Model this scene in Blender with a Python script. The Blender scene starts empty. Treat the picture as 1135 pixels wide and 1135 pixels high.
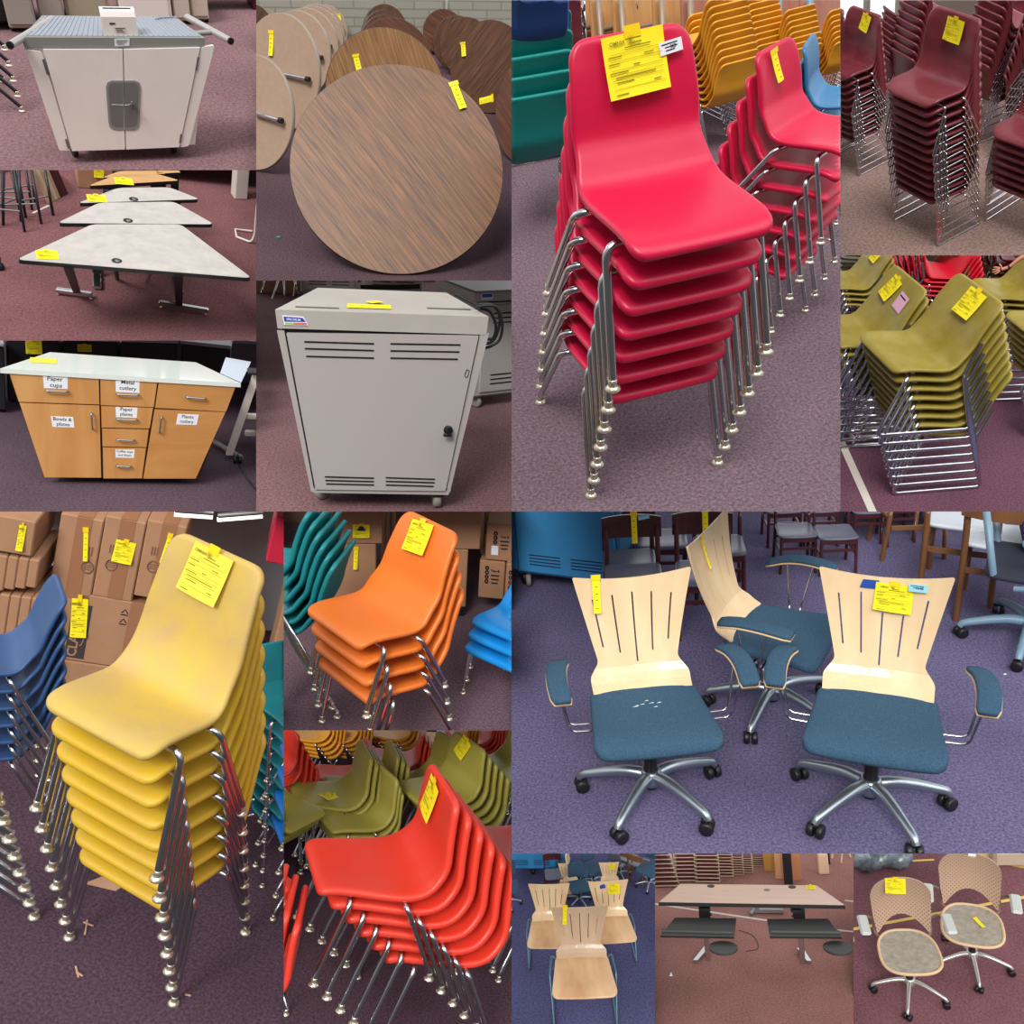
import bpy, bmesh, math, random
from mathutils import Matrix, Vector, Euler

random.seed(7)
PI = math.pi
# ---------------------------------------------------------------- camera, world, sun, exposure
FOC = 1000.0                      # focal length in pixels of the 1135 px frame
CEN = 567.5
col = bpy.context.scene.collection
scene = bpy.context.scene
cam_data = bpy.data.cameras.new('camera')
cam = bpy.data.objects.new('camera', cam_data)
col.objects.link(cam)
cam.rotation_euler = (PI / 2, 0, 0)
cam_data.sensor_width = 36.0
cam_data.lens = 36.0 * FOC / 1135.0
cam_data.clip_end = 200
scene.camera = cam

world = bpy.data.worlds.new('hall_light')
scene.world = world
world.use_nodes = True
wn = world.node_tree
wn.nodes.clear()
w_out = wn.nodes.new('ShaderNodeOutputWorld')
w_bg = wn.nodes.new('ShaderNodeBackground')
w_tc = wn.nodes.new('ShaderNodeTexCoord')
w_sep = wn.nodes.new('ShaderNodeSeparateXYZ')
w_ramp = wn.nodes.new('ShaderNodeValToRGB')
w_map = wn.nodes.new('ShaderNodeMapRange')
w_map.inputs['From Min'].default_value = -1
w_map.inputs['From Max'].default_value = 1
wn.links.new(w_tc.outputs['Generated'], w_sep.inputs[0])
wn.links.new(w_sep.outputs['Z'], w_map.inputs['Value'])
wn.links.new(w_map.outputs[0], w_ramp.inputs[0])
wn.links.new(w_ramp.outputs[0], w_bg.inputs['Color'])
wn.links.new(w_bg.outputs[0], w_out.inputs['Surface'])
ramp = w_ramp.color_ramp          # a pale hall: darker below, bright lamps in bands above
ramp.elements[0].position = 0.0
ramp.elements[0].color = (.10, .09, .09, 1)
ramp.elements[1].position = 1.0
ramp.elements[1].color = (1.0, 1.0, 1.02, 1)
for pos, c in ((.40, .16), (.50, .70), (.56, .42), (.66, .75), (.70, 2.4), (.74, .75), (.84, 2.6), (.88, .8)):
    e = ramp.elements.new(pos)
    e.color = (c, c, c * 1.01, 1)
w_bg.inputs['Strength'].default_value = .68

def sun(name, direction, energy, angle, colour=(1, 1, 1)):
    d = bpy.data.lights.new(name, 'SUN')
    d.energy = energy
    d.angle = math.radians(angle)
    d.color = colour
    o = bpy.data.objects.new(name, d)
    col.objects.link(o)
    o.rotation_euler = Vector(direction).to_track_quat('-Z', 'Y').to_euler()
    return o

sun('ceiling_light_key', (.20, .90, -.33), 2.3, 22, (1, .985, .96))
sun('ceiling_light_fill', (-.50, .75, -.42), .8, 45, (.97, .98, 1))
scene.view_settings.view_transform = 'Standard'
scene.view_settings.look = 'None'
scene.view_settings.gamma = 1
scene.view_settings.use_curve_mapping = False
scene.view_settings.exposure = 0.12
scene.cycles.max_bounces = 6
scene.cycles.use_denoising = True

# ---------------------------------------------------------------- materials
def lin(c):
    return tuple(((x / 255) / 12.92 if x <= 10 else (((x / 255) + .055) / 1.055) ** 2.4) for x in c)

MATS = {}
def mat(name, rgb, rough=.5, metal=0.0, spec=.5, bump=0.0, bscale=200.0, var=0.0, vscale=6.0, rgb2=None, coat=0.0, alpha=1.0):
    if name in MATS:
        return MATS[name]
    m = bpy.data.materials.new(name)
    m.use_nodes = True
    nt = m.node_tree
    b = nt.nodes['Principled BSDF']
    c = lin(rgb) + (1,)
    b.inputs['Base Color'].default_value = c
    b.inputs['Roughness'].default_value = rough
    b.inputs['Metallic'].default_value = metal
    b.inputs['Specular IOR Level'].default_value = spec
    b.inputs['Coat Weight'].default_value = coat
    m.diffuse_color = c
    if var or bump:
        tc = nt.nodes.new('ShaderNodeTexCoord')
    if var:
        n = nt.nodes.new('ShaderNodeTexNoise')
        n.inputs['Scale'].default_value = vscale
        n.inputs['Detail'].default_value = 6
        n.inputs['Roughness'].default_value = .65
        nt.links.new(tc.outputs['Object'], n.inputs['Vector'])
        mr = nt.nodes.new('ShaderNodeMapRange')
        mr.inputs['From Min'].default_value = .35
        mr.inputs['From Max'].default_value = .68
        nt.links.new(n.outputs['Fac'], mr.inputs['Value'])
        mx = nt.nodes.new('ShaderNodeMix')
        mx.data_type = 'RGBA'
        c2 = lin(rgb2) + (1,) if rgb2 else tuple(x * (1 - var) for x in c[:3]) + (1,)
        mx.inputs[6].default_value = c
        mx.inputs[7].default_value = c2
        nt.links.new(mr.outputs[0], mx.inputs[0])
        nt.links.new(mx.outputs[2], b.inputs['Base Color'])
    if bump:
        n2 = nt.nodes.new('ShaderNodeTexNoise')
        n2.inputs['Scale'].default_value = bscale
        n2.inputs['Detail'].default_value = 2
        nt.links.new(tc.outputs['Object'], n2.inputs['Vector'])
        bp = nt.nodes.new('ShaderNodeBump')
        bp.inputs['Strength'].default_value = bump
        bp.inputs['Distance'].default_value = .002
        nt.links.new(n2.outputs['Fac'], bp.inputs['Height'])
        nt.links.new(bp.outputs[0], b.inputs['Normal'])
    MATS[name] = m
    return m

def carpet(name, rgb, k=.44, scale=88.0, worn=None):
    """cut-pile carpet: fine speckle of two yarns, broad faint wear"""
    m = bpy.data.materials.new(name)
    m.use_nodes = True
    nt = m.node_tree
    b = nt.nodes['Principled BSDF']
    b.inputs['Roughness'].default_value = 1
    b.inputs['Specular IOR Level'].default_value = .15
    tc = nt.nodes.new('ShaderNodeTexCoord')
    n = nt.nodes.new('ShaderNodeTexNoise')
    n.inputs['Scale'].default_value = scale
    n.inputs['Detail'].default_value = 4
    n.inputs['Roughness'].default_value = .75
    n2 = nt.nodes.new('ShaderNodeTexNoise')
    n2.inputs['Scale'].default_value = 1.3
    n2.inputs['Detail'].default_value = 3
    for x in (n, n2):
        nt.links.new(tc.outputs['Object'], x.inputs['Vector'])
    r = nt.nodes.new('ShaderNodeValToRGB')
    c = lin(rgb)
    r.color_ramp.elements[0].position = .36
    r.color_ramp.elements[0].color = tuple(x * (1 - k) for x in c) + (1,)
    r.color_ramp.elements[1].position = .64
    r.color_ramp.elements[1].color = tuple(x * (1 + k * 1.1) for x in c) + (1,)
    nt.links.new(n.outputs['Fac'], r.inputs[0])
    mx = nt.nodes.new('ShaderNodeMix')
    mx.data_type = 'RGBA'
    mx.blend_type = 'MULTIPLY'
    r2 = nt.nodes.new('ShaderNodeValToRGB')
    r2.color_ramp.elements[0].position = .35
    r2.color_ramp.elements[0].color = (.84, .84, .84, 1)
    r2.color_ramp.elements[1].position = .6
    r2.color_ramp.elements[1].color = (1.06, 1.06, 1.06, 1)
    nt.links.new(n2.outputs['Fac'], r2.inputs[0])
    mx.inputs[0].default_value = 1
    nt.links.new(r.outputs[0], mx.inputs[6])
    nt.links.new(r2.outputs[0], mx.inputs[7])
    nt.links.new(mx.outputs[2], b.inputs['Base Color'])
    bp = nt.nodes.new('ShaderNodeBump')
    bp.inputs['Strength'].default_value = .5
    bp.inputs['Distance'].default_value = .004
    nt.links.new(n.outputs['Fac'], bp.inputs['Height'])
    nt.links.new(bp.outputs[0], b.inputs['Normal'])
    return m

def wood(name, light, dark, rough=.4, axis=(1, 1, 8), scale=5.0, rot=(0, 0, 0), coat=.1):
    """grain runs along the axis with the small scale"""
    if name in MATS:
        return MATS[name]
    m = bpy.data.materials.new(name)
    m.use_nodes = True
    nt = m.node_tree
    b = nt.nodes['Principled BSDF']
    b.inputs['Roughness'].default_value = rough
    b.inputs['Coat Weight'].default_value = coat
    tc = nt.nodes.new('ShaderNodeTexCoord')
    mp = nt.nodes.new('ShaderNodeMapping')
    mp.vector_type = 'TEXTURE'
    mp.inputs['Rotation'].default_value = rot
    mp.inputs['Scale'].default_value = axis
    n = nt.nodes.new('ShaderNodeTexNoise')
    n.inputs['Scale'].default_value = scale
    n.inputs['Detail'].default_value = 8
    n.inputs['Roughness'].default_value = .6
    n.inputs['Distortion'].default_value = .4
    r = nt.nodes.new('ShaderNodeValToRGB')
    r.color_ramp.elements[0].position = .33
    r.color_ramp.elements[0].color = lin(dark) + (1,)
    r.color_ramp.elements[1].position = .66
    r.color_ramp.elements[1].color = lin(light) + (1,)
    nt.links.new(tc.outputs['Object'], mp.inputs['Vector'])
    nt.links.new(mp.outputs[0], n.inputs['Vector'])
    nt.links.new(n.outputs['Fac'], r.inputs[0])
    nt.links.new(r.outputs[0], b.inputs['Base Color'])
    MATS[name] = m
    return m

def emis(name, rgb, s):
    if name in MATS:
        return MATS[name]
    m = bpy.data.materials.new(name)
    m.use_nodes = True
    b = m.node_tree.nodes['Principled BSDF']
    b.inputs['Base Color'].default_value = lin(rgb) + (1,)
    b.inputs['Emission Color'].default_value = lin(rgb) + (1,)
    b.inputs['Emission Strength'].default_value = s
    MATS[name] = m
    return m

CHROME = mat('chrome', (205, 205, 210), .16, 1.0)
ALU = mat('brushed_aluminium', (165, 175, 185), .32, .9)
GLIDE = mat('nickel_glide', (225, 215, 195), .25, .85)
BLACK = mat('black_plastic', (22, 22, 25), .45)
BLACKMET = mat('black_metal', (30, 29, 31), .4, .2)
GAP = mat('dark_gap', (14, 13, 14), .9)
PAPER = mat('yellow_paper', (252, 232, 22), .75)
PAPER_PALE = mat('pale_yellow_paper', (246, 226, 70), .75)
TAPE = mat('yellow_tape', (250, 215, 10), .5)
WHITEP = mat('white_paper', (238, 240, 245), .7)
PALEBLUE = mat('pale_blue_paper', (150, 215, 235), .7)
INK = mat('black_ink', (140, 132, 24), .8)
INKK = mat('dark_print', (30, 30, 38), .8)
CARD = mat('cardboard', (176, 131, 98), .85, var=.14, vscale=4, bump=.1, bscale=60)
CARDT = mat('packing_tape', (160, 112, 82), .35)
WHITEMET = mat('white_painted_steel', (226, 216, 208), .42, bump=.03, bscale=30, var=.05, vscale=3)
STEEL = mat('steel', (150, 150, 150), .35, .8)

# ---------------------------------------------------------------- mesh builder
class MB:
    def __init__(s):
        s.v = []; s.f = []; s.sm = []
    def add(s, vs, fs, smooth=False):
        b = len(s.v)
        s.v += [tuple(p) for p in vs]
        s.f += [tuple(i + b for i in f) for f in fs]
        s.sm += [smooth] * len(fs)
        return s
    def box(s, cx, cy, cz, sx, sy, sz, r=0.0, M=None):
        hx, hy, hz = sx / 2, sy / 2, sz / 2
        if r <= 0:
            vs = [(cx + i * hx, cy + j * hy, cz + k * hz) for i in (-1, 1) for j in (-1, 1) for k in (-1, 1)]
            fs = [(0, 1, 3, 2), (4, 6, 7, 5), (0, 4, 5, 1), (2, 3, 7, 6), (0, 2, 6, 4), (1, 5, 7, 3)]
        else:
            r = min(r, hx * .95, hy * .95, hz * .95)
            vs, idx = [], {}
            for i in (-1, 1):
                for j in (-1, 1):
                    for k in (-1, 1):
                        for a in range(3):
                            h = [hx - r, hy - r, hz - r]
                            h[a] += r
                            idx[(i, j, k, a)] = len(vs)
                            vs.append((cx + i * h[0], cy + j * h[1], cz + k * h[2]))
            fs = []
            for a in range(3):
                b, c = (a + 1) % 3, (a + 2) % 3
                for sg in (-1, 1):
                    q = []
                    for sb, sc in ((-1, -1), (1, -1), (1, 1), (-1, 1)):
                        t = [0, 0, 0]; t[a] = sg; t[b] = sb; t[c] = sc
                        q.append(idx[(t[0], t[1], t[2], a)])
                    fs.append(tuple(q if sg > 0 else q[::-1]))
                    # chamfer edges running along a, between faces b and c
                for sb in (-1, 1):
                    for sc in (-1, 1):
                        t0 = [0, 0, 0]; t0[a] = -1; t0[b] = sb; t0[c] = sc
                        t1 = list(t0); t1[a] = 1
                        q = [idx[tuple(t0) + (b,)], idx[tuple(t1) + (b,)], idx[tuple(t1) + (c,)], idx[tuple(t0) + (c,)]]
                        fs.append(tuple(q if sb * sc < 0 else q[::-1]))
            for i in (-1, 1):
                for j in (-1, 1):
                    for k in (-1, 1):
                        q = [idx[(i, j, k, 0)], idx[(i, j, k, 1)], idx[(i, j, k, 2)]]
                        fs.append(tuple(q if i * j * k > 0 else q[::-1]))
        if M is not None:
            vs = [tuple(M @ Vector(p)) for p in vs]
        return s.add(vs, fs)
    def hexa(s, pts):
        """8 points: bottom 4 (ccw from below-left-front), top 4 in the same order"""
        return s.add(pts, [(3, 2, 1, 0), (4, 5, 6, 7), (0, 1, 5, 4), (1, 2, 6, 5), (2, 3, 7, 6), (3, 0, 4, 7)])
    def prism(s, poly, z0, z1, M=None, smooth=False):
        n = len(poly)
        vs = [(x, y, z0) for x, y in poly] + [(x, y, z1) for x, y in poly]
        if M is not None:
            vs = [tuple(M @ Vector(p)) for p in vs]
        s.add(vs, [tuple(range(n - 1, -1, -1)), tuple(range(n, 2 * n))])
        b = len(s.v) - 2 * n
        for i in range(n):
            j = (i + 1) % n
            s.f.append((b + i, b + j, b + n + j, b + n + i)); s.sm.append(smooth)
        return s
    def tube(s, path, r, n=10, closed=False, flat=1.0, radii=None):
        P = [Vector(p) for p in path]
        m = len(P)
        if m < 2:
            return s
        T = []
        for i in range(m):
            a = P[(i - 1) % m] if (closed or i > 0) else P[i]
            b = P[(i + 1) % m] if (closed or i < m - 1) else P[i]
            t = (b - a)
            T.append(t.normalized() if t.length > 1e-9 else Vector((0, 0, 1)))
        up = Vector((0, 0, 1)) if abs(T[0].z) < .9 else Vector((0, 1, 0))
        N = (up - T[0] * up.dot(T[0])).normalized()
        vs, fs = [], []
        for i in range(m):
            if i:
                N = (N - T[i] * N.dot(T[i]))
                N = N.normalized() if N.length > 1e-6 else T[i].orthogonal().normalized()
            B = T[i].cross(N)
            ri = radii[i] if radii else r
            for k in range(n):
                a = 2 * PI * k / n
                vs.append(P[i] + N * (math.cos(a) * ri) + B * (math.sin(a) * ri * flat))
        for i in range(m if closed else m - 1):
            for k in range(n):
                a, b = i * n + k, i * n + (k + 1) % n
                c, d = ((i + 1) % m) * n + (k + 1) % n, ((i + 1) % m) * n + k
                fs.append((a, b, c, d))
        s.add(vs, fs, True)
        if not closed:
            s.add([vs[k] for k in range(n)], [tuple(range(n - 1, -1, -1))])
            s.add([vs[(m - 1) * n + k] for k in range(n)], [tuple(range(n))])
        return s
    def lathe(s, prof, n=16, M=None, smooth=True):
        """prof: list of (r, z)"""
        vs = [(r * math.cos(2 * PI * k / n), r * math.sin(2 * PI * k / n), z) for r, z in prof for k in range(n)]
        if M is not None:
            vs = [tuple(M @ Vector(p)) for p in vs]
        m = len(prof)
        fs = [(i * n + k, i * n + (k + 1) % n, (i + 1) * n + (k + 1) % n, (i + 1) * n + k) for i in range(m - 1) for k in range(n)]
        s.add(vs, fs, smooth)
        b = len(s.v) - len(vs)
        s.f += [tuple(b + k for k in range(n - 1, -1, -1)), tuple(b + (m - 1) * n + k for k in range(n))]
        s.sm += [False, False]
        return s
    def mesh(s, name, m):
        me = bpy.data.meshes.new(name)
        me.from_pydata(s.v, [], s.f)
        me.polygons.foreach_set('use_smooth', s.sm)
        if m:
            me.materials.append(m)
        me.update()
        return me

def fillet(path, r, n=4):
    P = [Vector(p) for p in path]
    out = [P[0]]
    for i in range(1, len(P) - 1):
        a, b, c = P[i - 1], P[i], P[i + 1]
        d1, d2 = (a - b), (c - b)
        q = min(r, d1.length * .48, d2.length * .48)
        p1, p2 = b + d1.normalized() * q, b + d2.normalized() * q
        for k in range(n + 1):
            t = k / n
            out.append(p1 * (1 - t) ** 2 + b * 2 * t * (1 - t) + p2 * t * t)
    out.append(P[-1])
    return out

def catmull(pts, n=6):
    P = [Vector(p) for p in pts]
    P = [P[0] * 2 - P[1]] + P + [P[-1] * 2 - P[-2]]
    out = []
    for i in range(1, len(P) - 2):
        for k in range(n):
            t = k / n
            a, b, c, d = P[i - 1:i + 3]
            out.append(.5 * ((2 * b) + (c - a) * t + (2 * a - 5 * b + 4 * c - d) * t * t + (3 * b - a - 3 * c + d) * t ** 3))
    out.append(P[-2])
    return out

def rrect(w, h, r, n=5, cx=0, cy=0):
    out = []
    for sx, sy, a0 in ((1, 1, 0), (-1, 1, 90), (-1, -1, 180), (1, -1, 270)):
        for k in range(n + 1):
            a = math.radians(a0 + 90 * k / n)
            out.append((cx + sx * (w / 2 - r) + r * math.cos(a), cy + sy * (h / 2 - r) + r * math.sin(a)))
    return out

CACHE = {}
def cached(key, fn):
    if key not in CACHE:
        CACHE[key] = fn()
    return CACHE[key]

# ---------------------------------------------------------------- bays: each display bay has its own floor and its own tilt
BASE = Matrix(((1, 0, 0), (0, 0, -1), (0, 1, 0)))
class Bay:
    all = []
    def __init__(s, name, rect, pose, zoom, size=1.0):
        yaw, pit, rol, D, u, v = pose
        d = Vector(((u - CEN) / FOC, (v - CEN) / FOC, 1.0))
        Rd = Vector((0, 0, 1)).rotation_difference(d.normalized()).to_matrix()
        # the builder reads x right, y down, z away; Blender's world here is x right, y away, z up
        R = Rd @ Matrix.Rotation(rol, 3, 'Z') @ Matrix.Rotation(pit, 3, 'X') @ Matrix(((1, 0, 0), (0, 0, -1), (0, 1, 0))) @ Matrix.Rotation(yaw, 3, 'Z')
        C2W = Matrix(((1, 0, 0), (0, 0, 1), (0, -1, 0)))
        s.M = Matrix.Translation(C2W @ (d * D * size)) @ (C2W @ R).to_4x4() @ Matrix.Scale(size, 4)
        s.size = size
        s.Mi = s.M.inverted()
        s.rect = rect; s.name = name; s.zoom = zoom; s.roots = []
        Bay.all.append(s)
    def ray(s, x, y):
        u, v = x / s.zoom[0] + s.zoom[1], y / s.zoom[0] + s.zoom[2]
        o = s.Mi @ Vector((0, 0, 0))
        p = s.Mi @ Vector(((u - CEN) / FOC, 1, -(v - CEN) / FOC))
        return o, (p - o).normalized()
    def at(s, x, y, z=0.0):
        """where the sight line through a spot of this bay meets the level z"""
        o, d = s.ray(x, y)
        t = (z - o.z) / d.z
        return o + d * t
    def on(s, x, y, p0, n):
        o, d = s.ray(x, y)
        n = Vector(n)
        return o + d * ((Vector(p0) - o).dot(n) / d.dot(n))
    def zpm(s, p):
        """spots per metre at p"""
        return FOC / (s.M @ Vector(p)).y * s.zoom[0] * s.size
    def far(s, x, y, dist):
        o, d = s.ray(x, y)
        return o + d * dist
B = None

def link(o):
    col.objects.link(o)
    return o

def thing(name, label, cat, loc=(0, 0, 0), rz=0.0, group=None, sc=1.0, tilt=None):
    o = link(bpy.data.objects.new(name, None))
    o.empty_display_size = .1
    L = Matrix.Translation(Vector(loc)) @ (Euler(tilt).to_matrix().to_4x4() if tilt else Matrix.Identity(4)) @ Matrix.Rotation(rz, 4, 'Z') @ Matrix.Scale(sc, 4)
    o.matrix_basis = B.M @ L
    o['label'] = label; o['category'] = cat
    if group:
        o['group'] = group
    B.roots.append(o)
    return o

def part(name, mb, m, parent, label=None, stuff=False):
    me = mb.mesh(name, m) if isinstance(mb, MB) else mb
    o = link(bpy.data.objects.new(name, me))
    if parent is not None:
        o.parent = parent
    if label:
        o['label'] = label
    if stuff:
        o['kind'] = 'stuff'
    return o

def single(name, mb, m, label, cat, loc=(0, 0, 0), rz=0.0, group=None, sc=1.0, tilt=None, kind=None):
    me = mb.mesh(name, m) if isinstance(mb, MB) else mb
    o = link(bpy.data.objects.new(name, me))
    L = Matrix.Translation(Vector(loc)) @ (Euler(tilt).to_matrix().to_4x4() if tilt else Matrix.Identity(4)) @ Matrix.Rotation(rz, 4, 'Z') @ Matrix.Scale(sc, 4)
    o.matrix_basis = B.M @ L
    o['label'] = label; o['category'] = cat
    if group:
        o['group'] = group
    if kind:
        o['kind'] = kind
    B.roots.append(o)
    return o

def struct(name, mb, m, label=None):
    o = link(bpy.data.objects.new(name, mb.mesh(name, m)))
    o.matrix_basis = B.M.copy()
    o['kind'] = 'structure'
    if label:
        o['label'] = label
    B.roots.append(o)
    return o

def floor(m, far=30.0, thick=.03):
    mb = MB()
    mb.box(0, far / 2 - 4, -thick / 2, 40, far + 8, thick)
    return struct('floor', mb, m)

def wall(x0, y0, x1, y1, h, m, name='wall_back', thick=.08):
    """wall whose foot runs between two spots on the floor"""
    a, b = B.at(x0, y0), B.at(x1, y1)
    d = (b - a).normalized()
    n = Vector((-d.y, d.x, 0))
    a = a - d * 3; b = b + d * 3
    mb = MB()
    q = [a, b, b + n * thick, a + n * thick]
    mb.hexa([(p.x, p.y, -.02) for p in q] + [(p.x, p.y, h) for p in q])
    return struct(name, mb, m)

ORD = ['topmost', 'second from the top', 'third from the top', 'fourth from the top', 'fifth from the top', 'sixth from the top',
       'seventh from the top', 'eighth from the top', 'ninth from the top', 'tenth from the top', 'eleventh from the top',
       'twelfth from the top', 'thirteenth from the top', 'fourteenth from the top']

# ---------------------------------------------------------------- writing
def text_mb(s, size, mb=None, M=None, align='CENTER', bold=0.0):
    cu = bpy.data.curves.new('t', 'FONT')
    cu.body = s; cu.size = size; cu.align_x = align; cu.align_y = 'CENTER'
    cu.offset = bold
    cu.resolution_u = 2
    o = bpy.data.objects.new('t', cu)
    col.objects.link(o)
    dg = bpy.context.evaluated_depsgraph_get()
    me = bpy.data.meshes.new_from_object(o.evaluated_get(dg))
    mb = mb or MB()
    vs = [v.co.copy() for v in me.vertices]
    if M is not None:
        vs = [M @ v for v in vs]
    mb.add(vs, [tuple(p.vertices) for p in me.polygons])
    bpy.data.objects.remove(o)
    bpy.data.curves.remove(cu)
    bpy.data.meshes.remove(me)
    return mb

def frame(O, X, Y):
    X = Vector(X).normalized(); Y = Vector(Y); Y = (Y - X * Y.dot(X)).normalized(); Z = X.cross(Y)
    M = Matrix((X, Y, Z)).transposed().to_4x4()
    M.translation = Vector(O)
    return M

TAGN = 'sale_tag'
def tag(parent, O, X, Y, w=.15, h=.17, rot=0.0, style='full', lift=.003, m=None, curl=.012):
    """yellow paper tag taped by its top middle at O; X right, Y up; the sheet hangs a little off the surface"""
    M = frame(O, X, Y) @ Matrix.Rotation(rot, 4, 'Z')
    mb = MB()
    nx, ny = 5, 6
    vs = []
    for k in (0, 1):
        for j in range(ny + 1):
            for i in range(nx + 1):
                x = (i / nx - .5) * w; y = -j / ny * h
                z = lift + curl * (j / ny) ** 2 + .33 * curl * math.sin(i / nx * PI) * (j / ny) - k * .0008
                vs.append(M @ Vector((x, y, z)))
    n1 = (nx + 1) * (ny + 1)
    fs = []
    for j in range(ny):
        for i in range(nx):
            a = j * (nx + 1) + i
            q = (a, a + nx + 1, a + nx + 2, a + 1)
            fs.append(q); fs.append(tuple(t + n1 for t in q[::-1]))
    mb.add(vs, fs, True)
    t = part(TAGN, mb, m or PAPER, parent, 'yellow paper sale tag' + (' with printed form lines' if style == 'full' else ''))
    if style == 'plain':
        return t
    tp = MB()
    tw = w * (.26 if style == 'full' else 1.25)
    th = h * (.20 if style == 'full' else .16)
    tp.box(0, th * .05, lift + .0025, tw, th, .0012, M=M)
    part('tape', tp, TAPE, t, 'yellow tape')
    pr = MB()
    z = lift + .002
    def zz(y):
        return z + curl * (y / h) ** 2 + .29 * curl
    if style == 'full':
        for fx, fy, lw in ((.05, -.22, .42), (-.33, -.33, .22), (.22, -.36, .16), (-.36, -.44, .18), (.0, -.50, .1), (-.3, -.58, .3), (-.04, -.66, .66), (-.22, -.74, .28), (.3, -.80, .12), (-.3, -.93, .2)):
            pr.box(fx * w, fy * h, zz(fy * h), lw * w, h * .017, .0003, M=M)
        for fy in (-.29, -.40, -.54, -.62, -.70, -.84):
            pr.box(0, fy * h, zz(fy * h), w * .84, h * .006, .0003, M=M)
        text_mb('OMNIA', h * .085, pr, M @ Matrix.Translation((-.27 * w, -.13 * h, zz(-.13 * h))), bold=h * .002)
        for a in range(5):
            q = M @ Matrix.Translation((-.05 * w, -.12 * h, zz(-.12 * h))) @ Matrix.Rotation(a * PI / 5 + .3, 4, 'Z')
            pr.box(0, 0, 0, h * .16, h * .006, .0003, M=q)
        pr.box(.03 * w, -.165 * h, zz(-.16 * h), .18 * w, h * .02, .0003, M=M)
    else:
        for fy in (-.25, -.45, -.62, -.85):
            pr.box(0, fy * h, zz(fy * h), w * .3, h * .022, .0003, M=M)
    part('printed_text', pr, INK, t, 'dark printed lines and letters')
    return t
# ---------------------------------------------------------------- moulded shell chairs
def profile(S):
    wf, df, zs, wj, yj, wt, yt, zt = S['p']
    k = S.get('bow', .018)
    ym, zm = (yj + yt) / 2, (zs + zt) / 2
    pts = [(0, -df, zs - .022), (0, -df + .035, zs - .002), (0, -df * .45, zs - .004), (0, yj * .35, zs - .014), (0, yj * .80, zs + .004),
           (0, yj + .012, zs + .055), (0, yj + (ym - yj) * .55 + k, zs + (zm - zs) * .62), (0, ym + k * .6, zm + .02), (0, yt * .8 + ym * .2, zt * .8 + zm * .2), (0, yt, zt)]
    C = catmull(pts, 8)
    L = [0]
    for a, b in zip(C, C[1:]):
        L.append(L[-1] + (b - a).length)
    tot = L[-1]
    def at(d):
        d = max(0, min(tot, d))
        for i in range(len(L) - 1):
            if L[i + 1] >= d:
                t = (d - L[i]) / max(1e-9, L[i + 1] - L[i])
                p = C[i].lerp(C[i + 1], t)
                T = (C[min(i + 2, len(C) - 1)] - C[max(i - 1, 0)]).normalized()
                return p, T, Vector((0, -T.z, T.y))
        return C[-1], (C[-1] - C[-2]).normalized(), Vector((0, -1, 0))
    sj = min(range(len(C)), key=lambda i: (C[i] - Vector((0, yj, zs + .02))).length)
    return at, tot, L[sj]

def shell_mb(S):
    wf, df, zs, wj, yj, wt, yt, zt = S['p']
    t = S.get('t', .026); dish = S.get('dish', .014); waist = S.get('waist', .012)
    rf, rt = S.get('rf', .045), S.get('rt', .05)
    at, tot, sj = profile(S)
    ds = sorted(set([0, .002, .005, .009, .014, .02, .028, .038] + [.05 + i * (tot - .12) / 24 for i in range(25)] + [tot - x for x in (.06, .045, .034, .025, .018, .012, .007, .003, 0)]))
    mb = MB()
    Mx = 12
    vs = []; ring = 0
    for d in ds:
        p, T, N = at(d)
        if d < sj:
            u = d / sj; w = wf + (wj - wf) * u * u * (3 - 2 * u)
        else:
            u = (d - sj) / (tot - sj); w = wj + (wt - wj) * u
        w -= waist * math.exp(-((d - sj - .05) / .07) ** 2)
        if S.get('taperback'):
            w -= 0
        h = t / 2
        if d < rf: w -= rf - math.sqrt(max(0, rf * rf - (rf - d) ** 2))
        if tot - d < rt: w -= rt - math.sqrt(max(0, rt * rt - (rt - (tot - d)) ** 2))
        e = min(d, tot - d)
        hh = h if e > h else max(.002, math.sqrt(max(0, h * h - (h - e) ** 2)))
        sect = []
        wi = w - h
        def D(x):
            return dish * (abs(x) / max(w, .01)) ** 2.2 * min(1, e / .08)
        for j in range(Mx + 1):
            x = -wi + 2 * wi * j / Mx
            sect.append((x, hh + D(x)))
        for a in (60, 30, 0, -30, -60):
            x = wi + h * math.cos(math.radians(a)); sect.append((x, hh * math.sin(math.radians(a)) + D(x)))
        for j in range(Mx + 1):
            x = wi - 2 * wi * j / Mx
            sect.append((x, -hh + D(x)))
        for a in (-60, -30, 0, 30, 60):
            x = -wi - h * math.cos(math.radians(a)); sect.append((x, hh * math.sin(math.radians(a)) + D(x)))
        ring = len(sect)
        for x, o in sect:
            q = p + N * o
            vs.append((x, q.y, q.z))
    fs = []
    n = len(ds)
    for i in range(n - 1):
        for k in range(ring):
            fs.append((i * ring + k, i * ring + (k + 1) % ring, (i + 1) * ring + (k + 1) % ring, (i + 1) * ring + k))
    fs.append(tuple(range(ring - 1, -1, -1)))
    fs.append(tuple((n - 1) * ring + k for k in range(ring)))
    mb.add(vs, fs, True)
    return mb

def leg_tube(S, sx, front):
    wf, df, zs, wj, yj, wt, yt, zt = S['p']
    fx, fy, ry = S['f']
    r = S.get('r', .0115)
    y0 = -df * .45 if front else yj * .45
    w = (wf if front else wj) + S.get('out', .016)
    foot = (sx * fx, -fy if front else ry, .03)
    top = zs - .030
    ytop = y0 + (foot[1] - y0) * .12
    path = fillet([(sx * (w - .09), y0, top - .004), (sx * w, y0 + (ytop - y0) * .3, top + S.get('rise', .004)), foot], .045, 6)
    return MB().tube(path, r, 10), foot

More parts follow.
